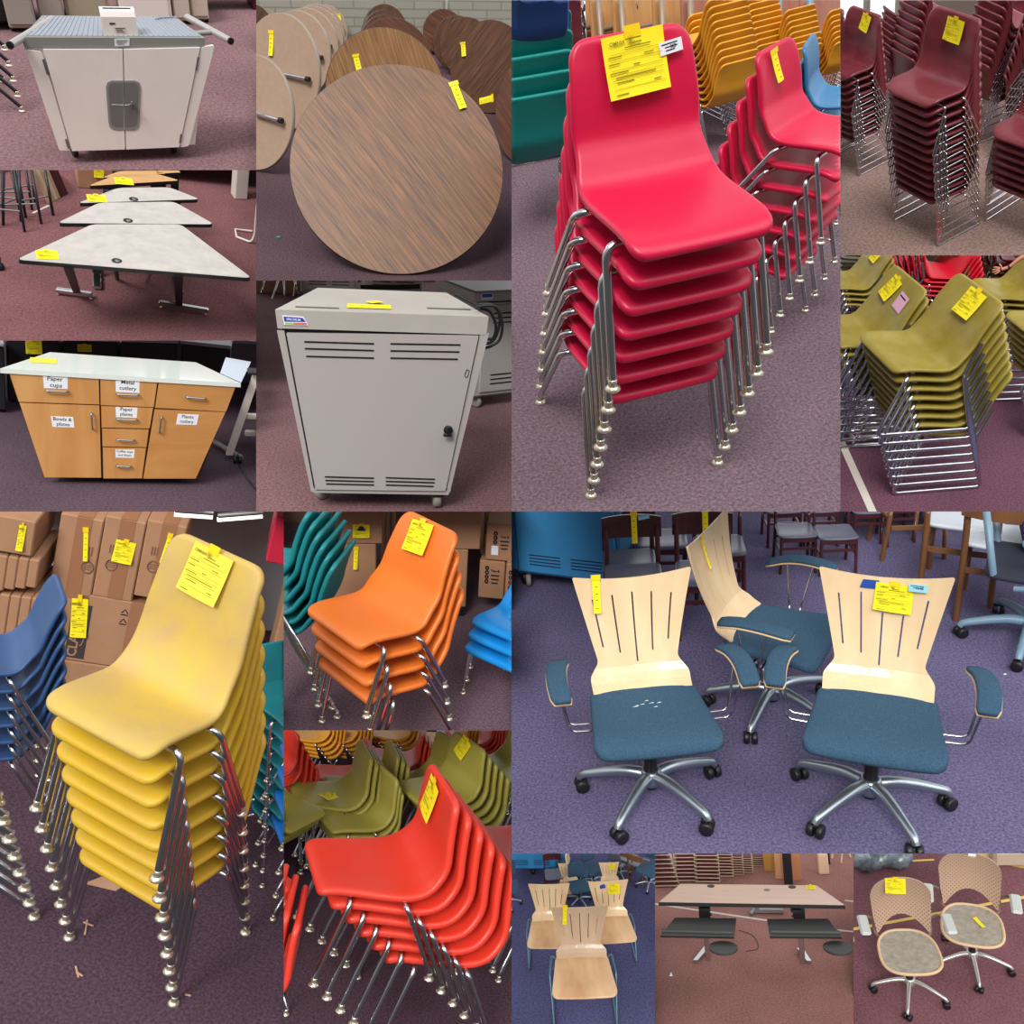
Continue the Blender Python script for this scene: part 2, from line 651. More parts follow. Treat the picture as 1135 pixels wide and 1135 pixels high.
def glide_mb(foot):
    return MB().lathe([(.010, .012), (.012, .014), (.0125, .034), (.009, .036)], 12, Matrix.Translation((foot[0], foot[1], 0))).lathe(
        [(.006, .0), (.021, .001), (.022, .006), (.012, .013), (.008, .016)], 14, Matrix.Translation((foot[0], foot[1], 0)))

def wire_side(S, sx):
    wf, df, zs, wj, yj, wt, yt, zt = S['p']
    fx, fy, ry = S['f']
    path = [(sx * (wf - .08), -df * .4, zs - .03), (sx * (wf + .012), -df * .45, zs - .03), (sx * fx, -fy, .008),
            (sx * fx, ry, .008), (sx * (wj + .012), yj * .5, zs - .03), (sx * (wj - .08), yj * .45, zs - .03)]
    mb = MB().tube(fillet(path, .03, 4), S.get('r', .0055), 8)
    # braces between front and rear uprights
    a = Vector(path[1]).lerp(Vector(path[2]), .55); b = Vector(path[4]).lerp(Vector(path[3]), .55)
    mb.tube([a, b], .0045, 6)
    return mb

def sled_side(S, sx):
    wf, df, zs, wj, yj, wt, yt, zt = S['p']
    fx, fy, ry = S['f']
    q = .42
    yb, zb = yj + (yt - yj) * q, zs + (zt - zs) * q
    x = wj + .014
    path = [(sx * (wt + .012), yb + .015, zb), (sx * x, yj + .02, zs - .02), (sx * fx, ry, .012),
            (sx * fx, -fy, .012), (sx * (wf + .01), -df + .06, zs - .035), (sx * (wf - .05), -df + .10, zs - .03)]
    return MB().tube(fillet(path, .035, 5), S.get('r', .011), 10, flat=.75)

def shell_chair(S, label, loc, rz, group=None, sc=1.0, simple=False, tilt=None):
    """S: spec with p, f, colour material and leg kind"""
    key = S['key']
    t = thing(S.get('name', 'stacking_chair'), label, 'chair', loc, rz, group, sc, tilt)
    M = S['m']; LM = S.get('lm', CHROME)
    if simple:                                     # a few pixels tall in the photo: shell and frame only
        part('seat_shell', cached((key, 'sh'), lambda: shell_mb(S).mesh('seat_shell', M)), None, t)
        def fr():
            mb = MB()
            for sx in (-1, 1):
                if S['legs'] == 'tube':
                    for f in (True, False):
                        a, ft = leg_tube(S, sx, f); mb.add(a.v, a.f, True)
                else:
                    a = (wire_side if S['legs'] == 'wire' else sled_side)(S, sx); mb.add(a.v, a.f, True)
            return mb.mesh('leg_frame', LM)
        part('leg_frame', cached((key, 'fr'), fr), None, t)
        return t
    part('seat_shell', cached((key, 'sh'), lambda: shell_mb(S).mesh('seat_shell', M)), None, t)
    for sx in (-1, 1):
        if S['legs'] == 'tube':
            for f in (True, False):
                lg = part('leg', cached((key, 'leg', sx, f), lambda: leg_tube(S, sx, f)[0].mesh('leg', LM)), None, t)
                part('glide', cached((key, 'gl', sx, f), lambda: glide_mb(leg_tube(S, sx, f)[1]).mesh('glide', GLIDE)), None, lg)
        else:
            fn = wire_side if S['legs'] == 'wire' else sled_side
            part('side_frame', cached((key, 'sd', sx), lambda: fn(S, sx).mesh('side_frame', LM)), None, t)
    def under():
        wf, df, zs, wj, yj = S['p'][:5]
        mb = MB()
        for yy in (-df * .45, yj * .45):
            mb.tube([(-wf + .05, yy, zs - .034), (wf - .05, yy, zs - .034)], S.get('r', .0115) * .85, 8)
        return mb.mesh('seat_support', LM)
    part('seat_support', cached((key, 'un'), under), None, t)
    return t

def shell_tag(t, S, x=0.0, w=.15, h=.17, rot=0.0, down=.02, style='full', m=None):
    at, tot, sj = profile(S)
    p, T, N = at(tot - down)
    p2, T2, N2 = at(tot - down - h)
    O = p + N * (S.get('t', .026) / 2 + .004)
    up = (p - p2).normalized()
    n = Vector((1, 0, 0)).cross(up)
    # keep the sheet in front of the bowed back
    return tag(t, (x, O.y, O.z), (1, 0, 0), up, w, h, rot, style, lift=.012, m=m)

def stack(S, N, loc, rz, where, step, sc=1.0, simple=False, group=None, lean=0.0, first=0, names=None, jit=0.0, tilt=None):
    """N chairs nested on one another; where finishes the label"""
    c, s = math.cos(rz), math.sin(rz)
    loc = Vector(loc)
    out = []
    for k in range(N):
        dy, dz = -step[0] * k * sc, step[1] * k * sc
        dx = lean * k * sc
        j = random.uniform(-jit, jit)
        off = Vector((c * dx - s * (dy), s * dx + c * (dy), dz))
        i = N - 1 - k
        word = ORD[i] if i < len(ORD) else 'lower down'
        if k == 0 and N > 2: word = 'bottom one'
        lab = '%s, %s of %s' % (S['what'], word, where)
        out.append(shell_chair(S, lab, loc + off, rz + j, group or ('chairs of ' + where)[:60], sc, simple, tilt))
    return out

def spec(key, what, p, f, legs, m, **kw):
    d = dict(key=key, what=what, p=p, f=f, legs=legs, m=m)
    d.update(kw)
    return d

def plastic(name, rgb, rough=.40, rgb2=None, var=.0, vscale=5):
    return mat(name, rgb, rough, bump=.12, bscale=420, rgb2=rgb2, var=var, vscale=vscale, spec=.45)

def caster(parent, x, y, z=0.0, r=.028, m=None, wheel=None, rot=0.0, kind='twin'):
    Mx = Matrix.Translation((x, y, z + r)) @ Matrix.Rotation(rot, 4, 'Z')
    c = part('caster', MB().box(0, .004, r * .95, r * .5, r * .9, r * .45, .003, Mx).lathe([(r * .25, r * .6), (r * .25, r * 1.7)], 10, Mx), m or BLACK, parent)
    w = MB()
    gaps = (-.62, .62) if kind == 'twin' else (0,)
    hw = .42 if kind == 'twin' else .36
    for g in gaps:
        Q = Mx @ Matrix.Translation((g * r, 0, 0)) @ Matrix.Rotation(PI / 2, 4, 'Y')
        w.lathe([(r * .35, -hw * r), (r * .9, -hw * r), (r, -hw * r * .5), (r, hw * r * .5), (r * .9, hw * r), (r * .35, hw * r)], 18, Q)
    part('wheel', w, wheel or BLACK, c)
    return c

def skin_body(name, verts, edges, radii, m, parent, sub=2, root=0):
    me = bpy.data.meshes.new(name); me.from_pydata(verts, edges, [])
    o = bpy.data.objects.new(name, me); col.objects.link(o)
    md = o.modifiers.new('skin', 'SKIN'); md.use_smooth_shade = True
    for i, r in enumerate(radii):
        me.skin_vertices[0].data[i].radius = (r, r) if not isinstance(r, tuple) else r
    me.skin_vertices[0].data[root].use_root = True
    sb = o.modifiers.new('sub', 'SUBSURF'); sb.levels = sub; sb.render_levels = sub
    dg = bpy.context.evaluated_depsgraph_get()
    nm = bpy.data.meshes.new_from_object(o.evaluated_get(dg))
    bpy.data.objects.remove(o)
    nm.name = name; nm.materials.clear(); nm.materials.append(m)
    for p in nm.polygons: p.use_smooth = True
    p_ = link(bpy.data.objects.new(name, nm)); p_.parent = parent
    return p_

def PERSON_OLIVE():
    """leaning person in a grey shirt, one hand spread on a chair back"""
    SK_ = mat('light_skin', (205, 140, 115), .55); SH_ = mat('grey_shirt', (132, 138, 146), .9); JE = mat('blue_jeans', (52, 100, 165), .85)
    hand = B.far(705, 66, 7.0)
    X = (B.far(805, 66, 7.0) - hand) / 100 * 1.0; Y = (B.far(705, -34, 7.0) - hand) / 100
    Zd = X.cross(Y).normalized() * X.length
    t = thing('person', 'person in a grey shirt and jeans resting a hand on an olive chair', 'person', hand)
    def P(x, y, z=0): return tuple(X * x + Y * y + Zd * z)
    u = X.length
    skin_body('body', [P(20, 2), P(8, 0), P(48, 14), P(85, 45), P(120, 62), P(165, 66, -10), P(165, 120, -10), P(160, 150, -10)], [(0, 1), (0, 2), (2, 3), (3, 4), (4, 5), (5, 6), (6, 7)], [u * r for r in (9, 10, 8, 11, 13, 26, 14, 20)], SK_, t)
    for i, (a_, b_, c_) in enumerate((((4, 7), (-14, 10), (-24, 8)), ((2, 3), (-18, 0), (-30, -3)), ((2, -1), (-18, -9), (-29, -13)), ((4, -5), (-12, -17), (-20, -21)), ((12, 6), (6, 18), (0, 24)))):
        h_ = part('finger', MB().tube(catmull([P(*a_), P(*b_, 3), P(*c_, 0)], 4), u * 3.6, 8), SK_, t)
    part('watch', MB().tube([P(40, 11), P(46, 14)], u * 10.5, 14), BLACK, t, 'dark wrist watch')
    skin_body('shirt', [P(165, 70, -10), P(165, 20, -10), P(160, -30, -10), P(128, 60), P(105, 52)], [(0, 1), (1, 2), (0, 3), (3, 4)], [u * r for r in (52, 56, 50, 20, 18)], SH_, t)
    skin_body('jeans', [P(165, -45, -10), P(170, -120, -10), P(172, -260, -10)], [(0, 1), (1, 2)], [u * r for r in (48, 44, 34)], JE, t)
# ================================================================ bay: crimson chairs
B = BC = Bay('crimson', (567, 0, 931.5, 567), (.3873, .6816, .0082, 3.103, 700.09, 490.62), (733 / 367, 566, 0), 1.15)
floor(carpet('carpet_crimson', (106, 88, 96)))
CRIM = plastic('crimson_plastic', (204, 22, 66), .36)
TEAL = plastic('teal_plastic', (0, 132, 124), .40)
NAVY = plastic('navy_plastic', (24, 62, 118), .4)
BRIGHT = plastic('bright_blue_plastic', (20, 120, 215), .4)
GOLD = plastic('golden_yellow_plastic', (228, 158, 40), .4)
SKY = plastic('steel_blue_plastic', (52, 118, 165), .4)
BURG = plastic('burgundy_plastic', (112, 42, 50), .27, rgb2=(128, 58, 66), var=.1)
p6 = (.186, .246, .397, .196, .162, .160, .266, .7305)
SC_ = spec('crim', 'crimson plastic chair', p6, (.222, .205, .34), 'tube', CRIM, t=.028, out=.018)
sC = stack(SC_, 7, (0, 0, 0), 0, 'the big crimson stack', (.0336, .0923))
tg = shell_tag(sC[6], SC_, x=.0, w=.165, h=.145, rot=.05, down=.004)
st = MB().box(0, 0, 0, .062, .034, .0008, M=frame((0, 0, 0), (1, 0, 0), (0, 0, 1)))
def sticker(parent, O, X, Y, w, h, rot=0, lines=3, m=WHITEP, lab='small white price sticker', txt=None):
    Mx = frame(O, X, Y) @ Matrix.Rotation(rot, 4, 'Z')
    s_ = part('price_sticker', MB().box(0, 0, 0, w, h, .0008, M=Mx), m, parent, lab)
    pr = MB()
    for i in range(lines):
        pr.box(w * (-.05 + .06 * (i % 2)), h * (.28 - i * .25), .001, w * (.7 - .15 * i), h * .09, .0003, M=Mx)
    if txt:
        text_mb(txt, h * .42, pr, Mx @ Matrix.Translation((w * .1, 0, .0012)), bold=h * .01)
    part('printed_text', pr, INKK, s_)
    return s_
def back_point(S, down, x=0.0, lift=.004):
    at, tot, sj = profile(S)
    p, T, N = at(tot - down)
    p2 = at(tot - down - .1)[0]
    O = p + N * (S.get('t', .026) / 2 + lift)
    return Vector((x, O.y, O.z)), (p - p2).normalized()
O, U = back_point(SC_, .052, .098, .022)
sticker(sC[6], O, (1, 0, 0), U, .062, .03, .12, txt='X3')
# second crimson stack, seen from its side
sc2 = .62
def rzface(deg): return math.radians(deg)
a = B.at(760, 560)
s2 = stack(SC_, 7, (.732, .562, 0), .549, 'the right crimson stack', (.0372, .1082), sc=.731)
shell_tag(s2[6], SC_, x=-.05, w=.05, h=.13, rot=.1, down=.02, style='strip')
# the row behind: teal, burgundy, gold, blue
SW = spec('tealw', 'teal plastic chair', (.235, .20, .43, .24, .16, .225, .28, .80), (.25, .19, .25), 'wire', TEAL, t=.022)
t_ = stack(SW, 5, B.at(40, 505), rzface(178), 'the teal stack at the left', (.012, .085), sc=.86)
SWn = dict(SW, key='navyw', m=NAVY, what='navy plastic chair'); SWb = dict(SW, key='brightw', m=BRIGHT, what='bright blue plastic chair')
zz = B.at(40, 505)
for k, (S_, n_) in enumerate(((SWb, 'bright blue plastic chair lying on top of the teal stack, under the navy one'), (SWn, 'navy plastic chair at the very top of the teal stack'))):
    shell_chair(S_, n_, zz + Vector((-.02, -.03 * k, (5 + k) * .085 * .86)), rzface(178 - 4 * k), 'chairs of the teal stack', .86)
SBb = spec('burgw', 'burgundy plastic chair', (.22, .19, .42, .23, .14, .205, .22, .80), (.24, .15, .24), 'wire', BURG, t=.022)
stack(SBb, 9, B.at(75, 300), rzface(170), 'the burgundy stack behind the teal', (.012, .085), sc=.95, simple=True)
stack(SBb, 8, B.at(-10, 280), rzface(170), 'the burgundy stack left of it all', (.012, .085), sc=.95, simple=True)
SG = spec('gold', 'golden yellow plastic chair', (.21, .19, .42, .22, .14, .19, .24, .78), (.23, .19, .24), 'wire', GOLD, t=.018)
for i, (x, y, rz, n, sc, wh) in enumerate(((455, 330, 190, 10, .62, 'the nearest golden stack'), (528, 262, 190, 9, .55, 'the second golden stack'),
        (405, 270, 190, 6, .58, 'the half-hidden golden stack'), (605, 262, 190, 8, .52, 'the golden stack beside steel blue'), (692, 240, 190, 7, .50, 'the rightmost golden stack'))):
    stack(SG, n, B.at(x, y), rzface(rz), wh, (.026, .046), sc=sc, simple=True)
SS = spec('skyc', 'steel blue plastic chair', (.19, .22, .41, .2, .16, .175, .25, .76), (.22, .2, .3), 'tube', SKY, t=.026)
stack(SS, 5, (1.34, 1.186, 0), .853, 'the steel blue stack', (.0186, .1216), sc=.621)
# upended folding tables leaning in a row at the back, lamps above
FR1 = mat('tan_metal_frame', (150, 130, 110), .45, .3)
FR2 = mat('pale_blue_metal_frame', (110, 150, 170), .45, .3)
LAMI = wood('pale_wood_laminate', (222, 172, 110), (188, 134, 82), .5, (1, 1, 6))
LAMI2 = wood('pinkish_wood_laminate', (200, 140, 118), (168, 108, 90), .5, (1, 1, 6))
def folded_table(loc, rz, sc, top, frm, label):
    t = thing('folded_table', label, 'table', loc, rz, 'folded tables leaning at the back of the crimson bay', sc, (-.22, 0, 0))
    part('tabletop', MB().box(0, .02, .75, .60, .03, 1.5, .008), top, t)
    mb = MB()
    for sx in (-1, 1):
        mb.tube([(sx * .26, -.03, .05), (sx * .26, -.03, 1.48)], .022, 8)
    for z in (.35, 1.25):
        mb.tube([(-.26, -.03, z), (.26, -.03, z)], .018, 8)
    part('frame', mb, frm, t)
    lg = MB().tube([(-.18, -.05, 1.2), (0, -.13, .45), (.18, -.05, 1.2)], .016, 8)
    part('leg', lg, frm, t)
    part('stretcher', MB().tube([(-.02, -.10, 1.2), (.30, -.30, 1.05)], .015, 8), frm, t)
for i, (x, w) in enumerate(((215, 'pale wood folded table, leftmost of the leaning row'), (262, 'pale wood folded table, second in the leaning row'), (310, 'pale wood folded table, third in the leaning row'),
        (395, 'pale wood folded table right of the white notice'), (455, 'pinkish folded table leaning with a tan frame'), (515, 'folded table leaning with a pale blue frame above the golden stack'),
        (575, 'folded table leaning with a pale blue frame behind the tagged crimson back'), (640, 'folded table leaning with a pale blue frame above the steel blue chairs'), (705, 'rightmost folded table of the leaning row'))):
    folded_table(B.at(x, 168 + i * 3), .35, .86, LAMI if i < 4 else LAMI2, FR1 if i < 5 else FR2, w)
p = B.at(340, 168)
t = thing('notice_board', 'white paper notice standing behind the big crimson back', 'sign', p, .3)
part('panel', MB().box(0, 0, .80, .24, .01, .7, .003), WHITEP, t)
part('post', MB().tube([(0, .02, 0), (0, .02, .9)], .015), STEEL, t)
wl = mat('hall_wall_beige', (205, 180, 140), .8, var=.15, vscale=1.5)
wall(-60, 95, 800, 105, 3.2, wl)
LAMP = emis('lamp_glass', (255, 252, 245), 1.6)
for i, (x0, y0, x1, y1) in enumerate(((370, -6, 450, 8), (440, 8, 520, 20), (520, -4, 600, 8), (625, 20, 700, 28), (690, 4, 760, 14))):
    p, q = B.far(x0, y0, 7.0), B.far(x1, y1, 7.0)
    t = thing('ceiling_lamp', 'white tube lamp above the leaning folded tables, %s from the left' % ['first', 'second', 'third', 'fourth', 'fifth'][i], 'lamp', (p + q) / 2, 0)
    h_ = (q - p) / 2
    part('lamp_tube', MB().tube([-h_, h_], .03, 8), LAMP, t)
    u_ = Vector((0, 0, .05))
    part('housing', MB().tube([-h_ + u_, h_ + u_], .03, 6), WHITEMET, t)
# ================================================================ bay: burgundy chairs
B = BB = Bay('burgundy', (931.5, 0, 1200, 283), (-.8088, .6054, .0231, 7.0219, 1031.12, 250.08), (819 / 205, 930, 0))
floor(carpet('carpet_burgundy', (138, 114, 106), k=.36, scale=50))
SBU = spec('burg', 'glossy burgundy chair', (.239, .183, .3755, .247, .123, .214, .192, .789), (.241, .15, .243), 'wire', BURG, t=.026, dish=.03, rf=.09, r=.006, name='wire_leg_chair')
s7 = stack(SBU, 12, (0, 0, 0), 0, 'the tallest tagged stack', (.0105, .0716))
shell_tag(s7[11], SBU, x=.02, w=.15, h=.14, rot=-.03, down=.03)
def z2(x, y, z=0): return B.at(x, y, z)
s7b = stack(SBU, 10, z2(70, 715), .0, 'the left tagged stack', (.0105, .0716), sc=.86)
shell_tag(s7b[9], SBU, x=.05, w=.11, h=.14, rot=-.2, down=.02)
stack(SBU, 9, z2(-75, 640), .0, 'the stack cut at left', (.0105, .0716), sc=.86)
stack(SBU, 7, z2(820, 990), .1, 'the lower right stack', (.0105, .0716), sc=.95)
for i, (x, y, rz, n, sc, wh) in enumerate(((330, 520, 3.0, 10, .80, 'the turned stack left of the tallest'), (240, 470, 2.9, 8, .66, 'the far stack between tagged ones'),
        (640, 560, 3.0, 10, .8, 'the turned stack right of the tallest'), (760, 420, 1.0, 8, .7, 'the far stack near the right'),
        (800, 640, 2.2, 10, .85, 'the turned stack at the right edge'), (110, 440, 3.0, 7, .66, 'the far stack behind the left tagged'))):
    stack(SBU, n, z2(x, y), rz, wh, (.012, .075), sc=sc, simple=True)
w7 = mat('hall_wall_taupe', (150, 138, 128), .8)
wa = wall(-200, 210, 1000, 260, 3.0, w7)
a, b = z2(-200, 210), z2(1000, 260)
d = (b - a).normalized(); n_ = Vector((d.y, -d.x, 0))
WIN = emis('daylit_glass', (225, 245, 245), 1.0)
nrm = Vector((-d.y, d.x, 0))
for i, (x, w_, yc) in enumerate(((18, .10, 40), (72, .14, 44), (165, .11, 52), (218, .11, 56), (320, .06, 66), (350, .06, 68), (380, .06, 70))):
    f = B.on(x, yc, a - nrm * .02, nrm)
    Mx = frame(f, d, (0, 0, 1))
    struct('window_%d' % (i + 1), MB().box(0, 0, 0, w_, .24, .02, M=Mx), WIN)
CEIL = mat('ceiling_grey', (128, 122, 118), .85)
for i, (x0, y0, x1, y1) in enumerate(((100, -8, 330, 44), (310, -4, 490, 48), (440, -6, 580, 42), (575, 0, 640, 14), (662, 30, 706, 54), (722, 64, 770, 82), (650, 70, 745, 108))):
    p, q = B.far(x0, y0, 11.5), B.far(x1, y1, 12.5)
    t = thing('ceiling_lamp', 'bright tube lamp above the burgundy chairs, %s from the left' % ['first', 'second', 'third', 'fourth', 'fifth', 'sixth', 'seventh'][i], 'lamp', (p + q) / 2, 0)
    h_ = (q - p) / 2
    part('lamp_tube', MB().tube([-h_, h_], .045 if i > 2 else .03, 8), LAMP, t)
    u_ = Vector((0, 0, .06))
    part('housing', MB().tube([-h_ + u_, h_ + u_], .03, 6), WHITEMET, t)
# ================================================================ bay: olive chairs
B = BO = Bay('olive', (931.5, 283, 1200, 567), (-.9268, .5332, .2903, 5.5463, 1008.98, 518.0), (814 / 205, 930, 282))
floor(carpet('carpet_olive', (100, 66, 80)))
OLIV = plastic('olive_plastic', (146, 128, 44), .4, rgb2=(168, 152, 84), var=.1, vscale=4)
RED2 = plastic('bright_red_plastic', (206, 20, 44), .4)
SO = spec('olive', 'olive plastic chair', (.238, .229, .386, .2485, .127, .2295, .276, .745), (.262, .26, .30), 'sled', OLIV, name='sled_base_chair', t=.022, dish=.01, bow=.004, waist=0, rf=.06, r=.0125)
s8 = stack(SO, 8, (0, 0, 0), 0, 'the front olive stack', (.030, .0598))
shell_tag(s8[7], SO, x=.03, w=.15, h=.15, rot=.0, down=.02)
s8b = stack(SO, 7, B.at(70, 760), -.03, 'the olive stack with pink note', (.030, .0598), sc=.93)
shell_tag(s8b[6], SO, x=-.06, w=.12, h=.15, rot=-.2, down=.05)
O, U = back_point(SO, .15, .09, .01)
PINK = mat('pink_paper', (232, 180, 205), .7)
sticker(s8b[6], O, (1, 0, 0), U, .11, .11, -.1, 1, PINK, 'pink paper note')
s8c = stack(SO, 4, B.at(30, 330), -.05, 'the small upper-left olive stack', (.03, .06), sc=.72)
shell_tag(s8c[3], SO, x=.02, w=.13, h=.15, rot=-.1, down=.03)
stack(SO, 7, B.at(-40, 180), 2.6, 'the turned corner olive stack', (.03, .06), sc=.6, simple=True)
SR = spec('redsled', 'bright red plastic chair', (.238, .229, .386, .2485, .127, .2295, .276, .745), (.262, .26, .30), 'sled', RED2, name='sled_base_chair', t=.022, dish=.01, bow=.004, waist=0)
stack(SR, 8, B.at(235, 330), 2.7, 'the left turned red stack', (.04, .055), sc=.66, simple=True)
s8r = stack(SR, 6, B.at(400, 330), -.05, 'the tagged red stack', (.03, .06), sc=.70)
shell_tag(s8r[5], SR, x=.0, w=.15, h=.13, rot=0, down=.03)
stack(SR, 8, B.at(540, 250), 2.7, 'the middle turned red stack', (.04, .055), sc=.66, simple=True)
s8e = stack(SO, 5, B.at(690, 420), -.05, 'the olive stack behind the front one', (.03, .06), sc=.78)
shell_tag(s8e[4], SO, x=.0, w=.15, h=.13, rot=0, down=.02)
s8f = stack(SO, 5, B.at(640, 255), -.05, 'the stack beside the person', (.03, .06), sc=.72)
shell_tag(s8f[4], SO, x=.0, w=.14, h=.12, rot=0, down=.02)
stack(SO, 7, B.at(880, 720), -.05, 'the olive stack at the right edge', (.03, .06), sc=.9)
PERSON_OLIVE()
tp = MB()
a, b = B.at(-20, 760), B.at(150, 1140)
dd = (b - a).normalized(); nn = Vector((-dd.y, dd.x, 0)) * .024
tp.hexa([(q.x, q.y, z) for z in (.0005, .003) for q in (a - nn, b - nn, b + nn, a + nn)])
FTAPE = mat('pale_floor_tape', (205, 196, 186), .6)
single('floor_tape', tp, FTAPE, 'pale grey strip of tape stuck on the carpet beside the olive stacks', 'tape')
wall(-100, 20, 900, 60, 2.6, mat('hall_wall_warm', (150, 120, 105), .8))

# ================================================================ bay: mustard chairs
B = BY = Bay('mustard', (-30, 567, 314.5, 1200), (-.5754, .7850, .1437, 3.2422, 158.41, 1053.73), (630 / 316, 0, 566))
floor(carpet('carpet_mustard', (84, 64, 76)))
MUST = plastic('mustard_plastic', (214, 174, 38), .42, rgb2=(204, 166, 72), var=.1, vscale=3.2)
DUSTY = plastic('dusty_mustard_plastic', (210, 178, 74), .55, rgb2=(192, 160, 112), var=.1, vscale=3.5)
SY = spec('must', 'mustard yellow plastic chair', (.196, .205, .448, .204, .12, .172, .21, .90), (.232, .11, .29), 'tube', MUST, t=.028, out=.018, waist=.006)
s9 = stack(SY, 8, (0, 0, 0), 0, 'the big mustard stack', (.0369, .1002))
for o in s9[7].children:
    if o.name.startswith('seat_shell'):
        o.data = o.data.copy(); o.data.materials.clear(); o.data.materials.append(DUSTY)
s9[7]['label'] = 'dusty mustard yellow chair with a full yellow tag, topmost of the big mustard stack'
shell_tag(s9[7], SY, x=-.005, w=.145, h=.155, rot=-.06, down=.006, m=PAPER_PALE)
NAV2 = plastic('slate_blue_plastic', (50, 82, 128), .42)
SN = spec('slate', 'slate blue plastic chair', (.19, .23, .43, .20, .15, .175, .28, .82), (.22, .22, .30), 'tube', NAV2, t=.024)
stack(SN, 6, (-.985, .171, 0), -.62, 'the slate blue stack', (.0135, .0996), sc=.76)
AQUA = plastic('aqua_plastic', (40, 140, 150), .4)
SA = spec('aqua', 'aqua plastic chair', (.20, .22, .43, .21, .15, .185, .28, .80), (.23, .22, .30), 'tube', AQUA, t=.024)
stack(SA, 8, (.063, .699, 0), 1.219, 'the aqua stack', (-.0313, .1058), sc=.581)
SBL = spec('blu', 'bright blue plastic chair', (.20, .22, .43, .21, .15, .185, .28, .80), (.23, .22, .30), 'tube', BRIGHT, t=.024)
stack(SBL, 4, (.254, .62, 0), -.715, 'the low bright blue stack', (.0201, .1732), sc=.656)
# loose chrome chair legs of an unseen stack at the lower left: chairs whose shells lie outside the bay
SLL = dict(SN, key='slatew', f=(.50, .22, .30))
stack(SLL, 8, (-.505 - .30, -.471 - .09, 0), .283, 'the blue stack at the lower left', (.0501, .1023), sc=1.044)
# cartons
def carton(loc, rz, w, d, h, label, group, marks=None, sc=1.0, tilt=None, strip=True):
    t = thing('cardboard_box', label, 'box', loc, rz, group, sc, tilt)
    part('body', MB().box(0, 0, h / 2, w, d, h, .006), CARD, t)
    if strip:
        part('packing_tape', MB().box(w * .06, -d / 2 - .001, h / 2, .07, .002, h * .98).box(w * .06, 0, h + .001, .07, d, .002), CARDT, t)
    return t
def box_tag(t, w, d, h, x, y, tw, th, rot=0, style='full'):
    tag(t, (x, -d / 2 - .003, y), (1, 0, 0), (0, 0, 1), tw, th, rot, style, lift=.001)
def box_text(t, s_, x, z, d, size, rot=0.0, m=INKK, logo=False):
    Mx = frame((x, -d / 2 - .002, z), (1, 0, 0), (0, 0, 1)) @ Matrix.Rotation(rot, 4, 'Z')
    mb = MB()
    if s_: text_mb(s_, size, mb, Mx, bold=size * .02)
    return part('printed_text', mb, m, t)
CLRBG = mat('dark_grey_print', (62, 55, 56), .7)
gy = 'cartons stacked behind the mustard chairs'
yw = math.radians(33)
def carton_at(x, y, z, w, d, h, label, g=gy, rz=None, sc=1.0):
    """x,y: spot of the front bottom centre, z: height it rests at"""
    return carton(B.at(x, y, z) , (rz if rz is not None else yw), w, d, h, label, g, sc=sc)
NY = Vector((-math.sin(yw), math.cos(yw), 0))
def carton2(x0, x1, yb, yt, yfl, d, label, g=gy, strip=True, push=0.0):
    """carton whose front face stands on the upright plane over the floor line at yfl"""
    p0 = B.at(250, yfl) + NY * push
    a, b, c = B.on(x0, yb, p0, NY), B.on(x1, yb, p0, NY), B.on((x0 + x1) / 2, yt, p0, NY)
    ex_ = Vector((math.cos(yw), math.sin(yw), 0))
    w = (b - a).dot(ex_); m = (a + b) / 2; z0 = max(0, m.z); h = c.z - z0
    t = carton(Vector((m.x, m.y, z0)) + NY * (d / 2), yw, w, d, h, label, g, strip=strip)
    return t, w, d, h
YF = 400
carton2(120, 400, 400, 348, YF, .45, 'low cardboard carton under the wide printed one', strip=False)
cl, w, d, h = carton2(118, 402, 347, 197, YF, .45, 'wide cardboard carton with two black printed panels')
for xx, ww in ((-.205 * w / .57, .105), (.165 * w / .57, .105)):
    part('printed_panel', MB().box(xx, -d / 2 - .001, h * .45, w * .15, .002, h * .80), CLRBG, cl)
    Mx = frame((xx - .012, -d / 2 - .003, h * .46), (1, 0, 0), (0, 0, 1)) @ Matrix.Rotation(PI / 2, 4, 'Z')
    q = text_mb('CLARCOR', h * .17, None, Mx, bold=.0015)
    q.tube([Mx @ Vector((.08 * math.cos(a_), -.030 + .016 * math.sin(a_), 0)) for a_ in [i * PI / 16 + PI for i in range(17)]], .003, 6)
    part('printed_text', q, CARD, cl)
q = MB()
for zz_ in (.80, .66):
    q.box(-.02, -d / 2 - .002, h * zz_, .035, .002, .005).tube([(-.035, -d / 2 - .002, h * zz_ + .01), (-.02, -d / 2 - .002, h * zz_ + .030), (-.005, -d / 2 - .002, h * zz_ + .01)], .0025, 5)
part('printed_text', q, INKK, cl)
box_tag(cl, w, d, h, -.22 * w / .57, h * .93, .075, h * .55, .1); box_tag(cl, w, d, h, .13 * w / .57, h * .9, .022, h * .6, -.06, 'strip')
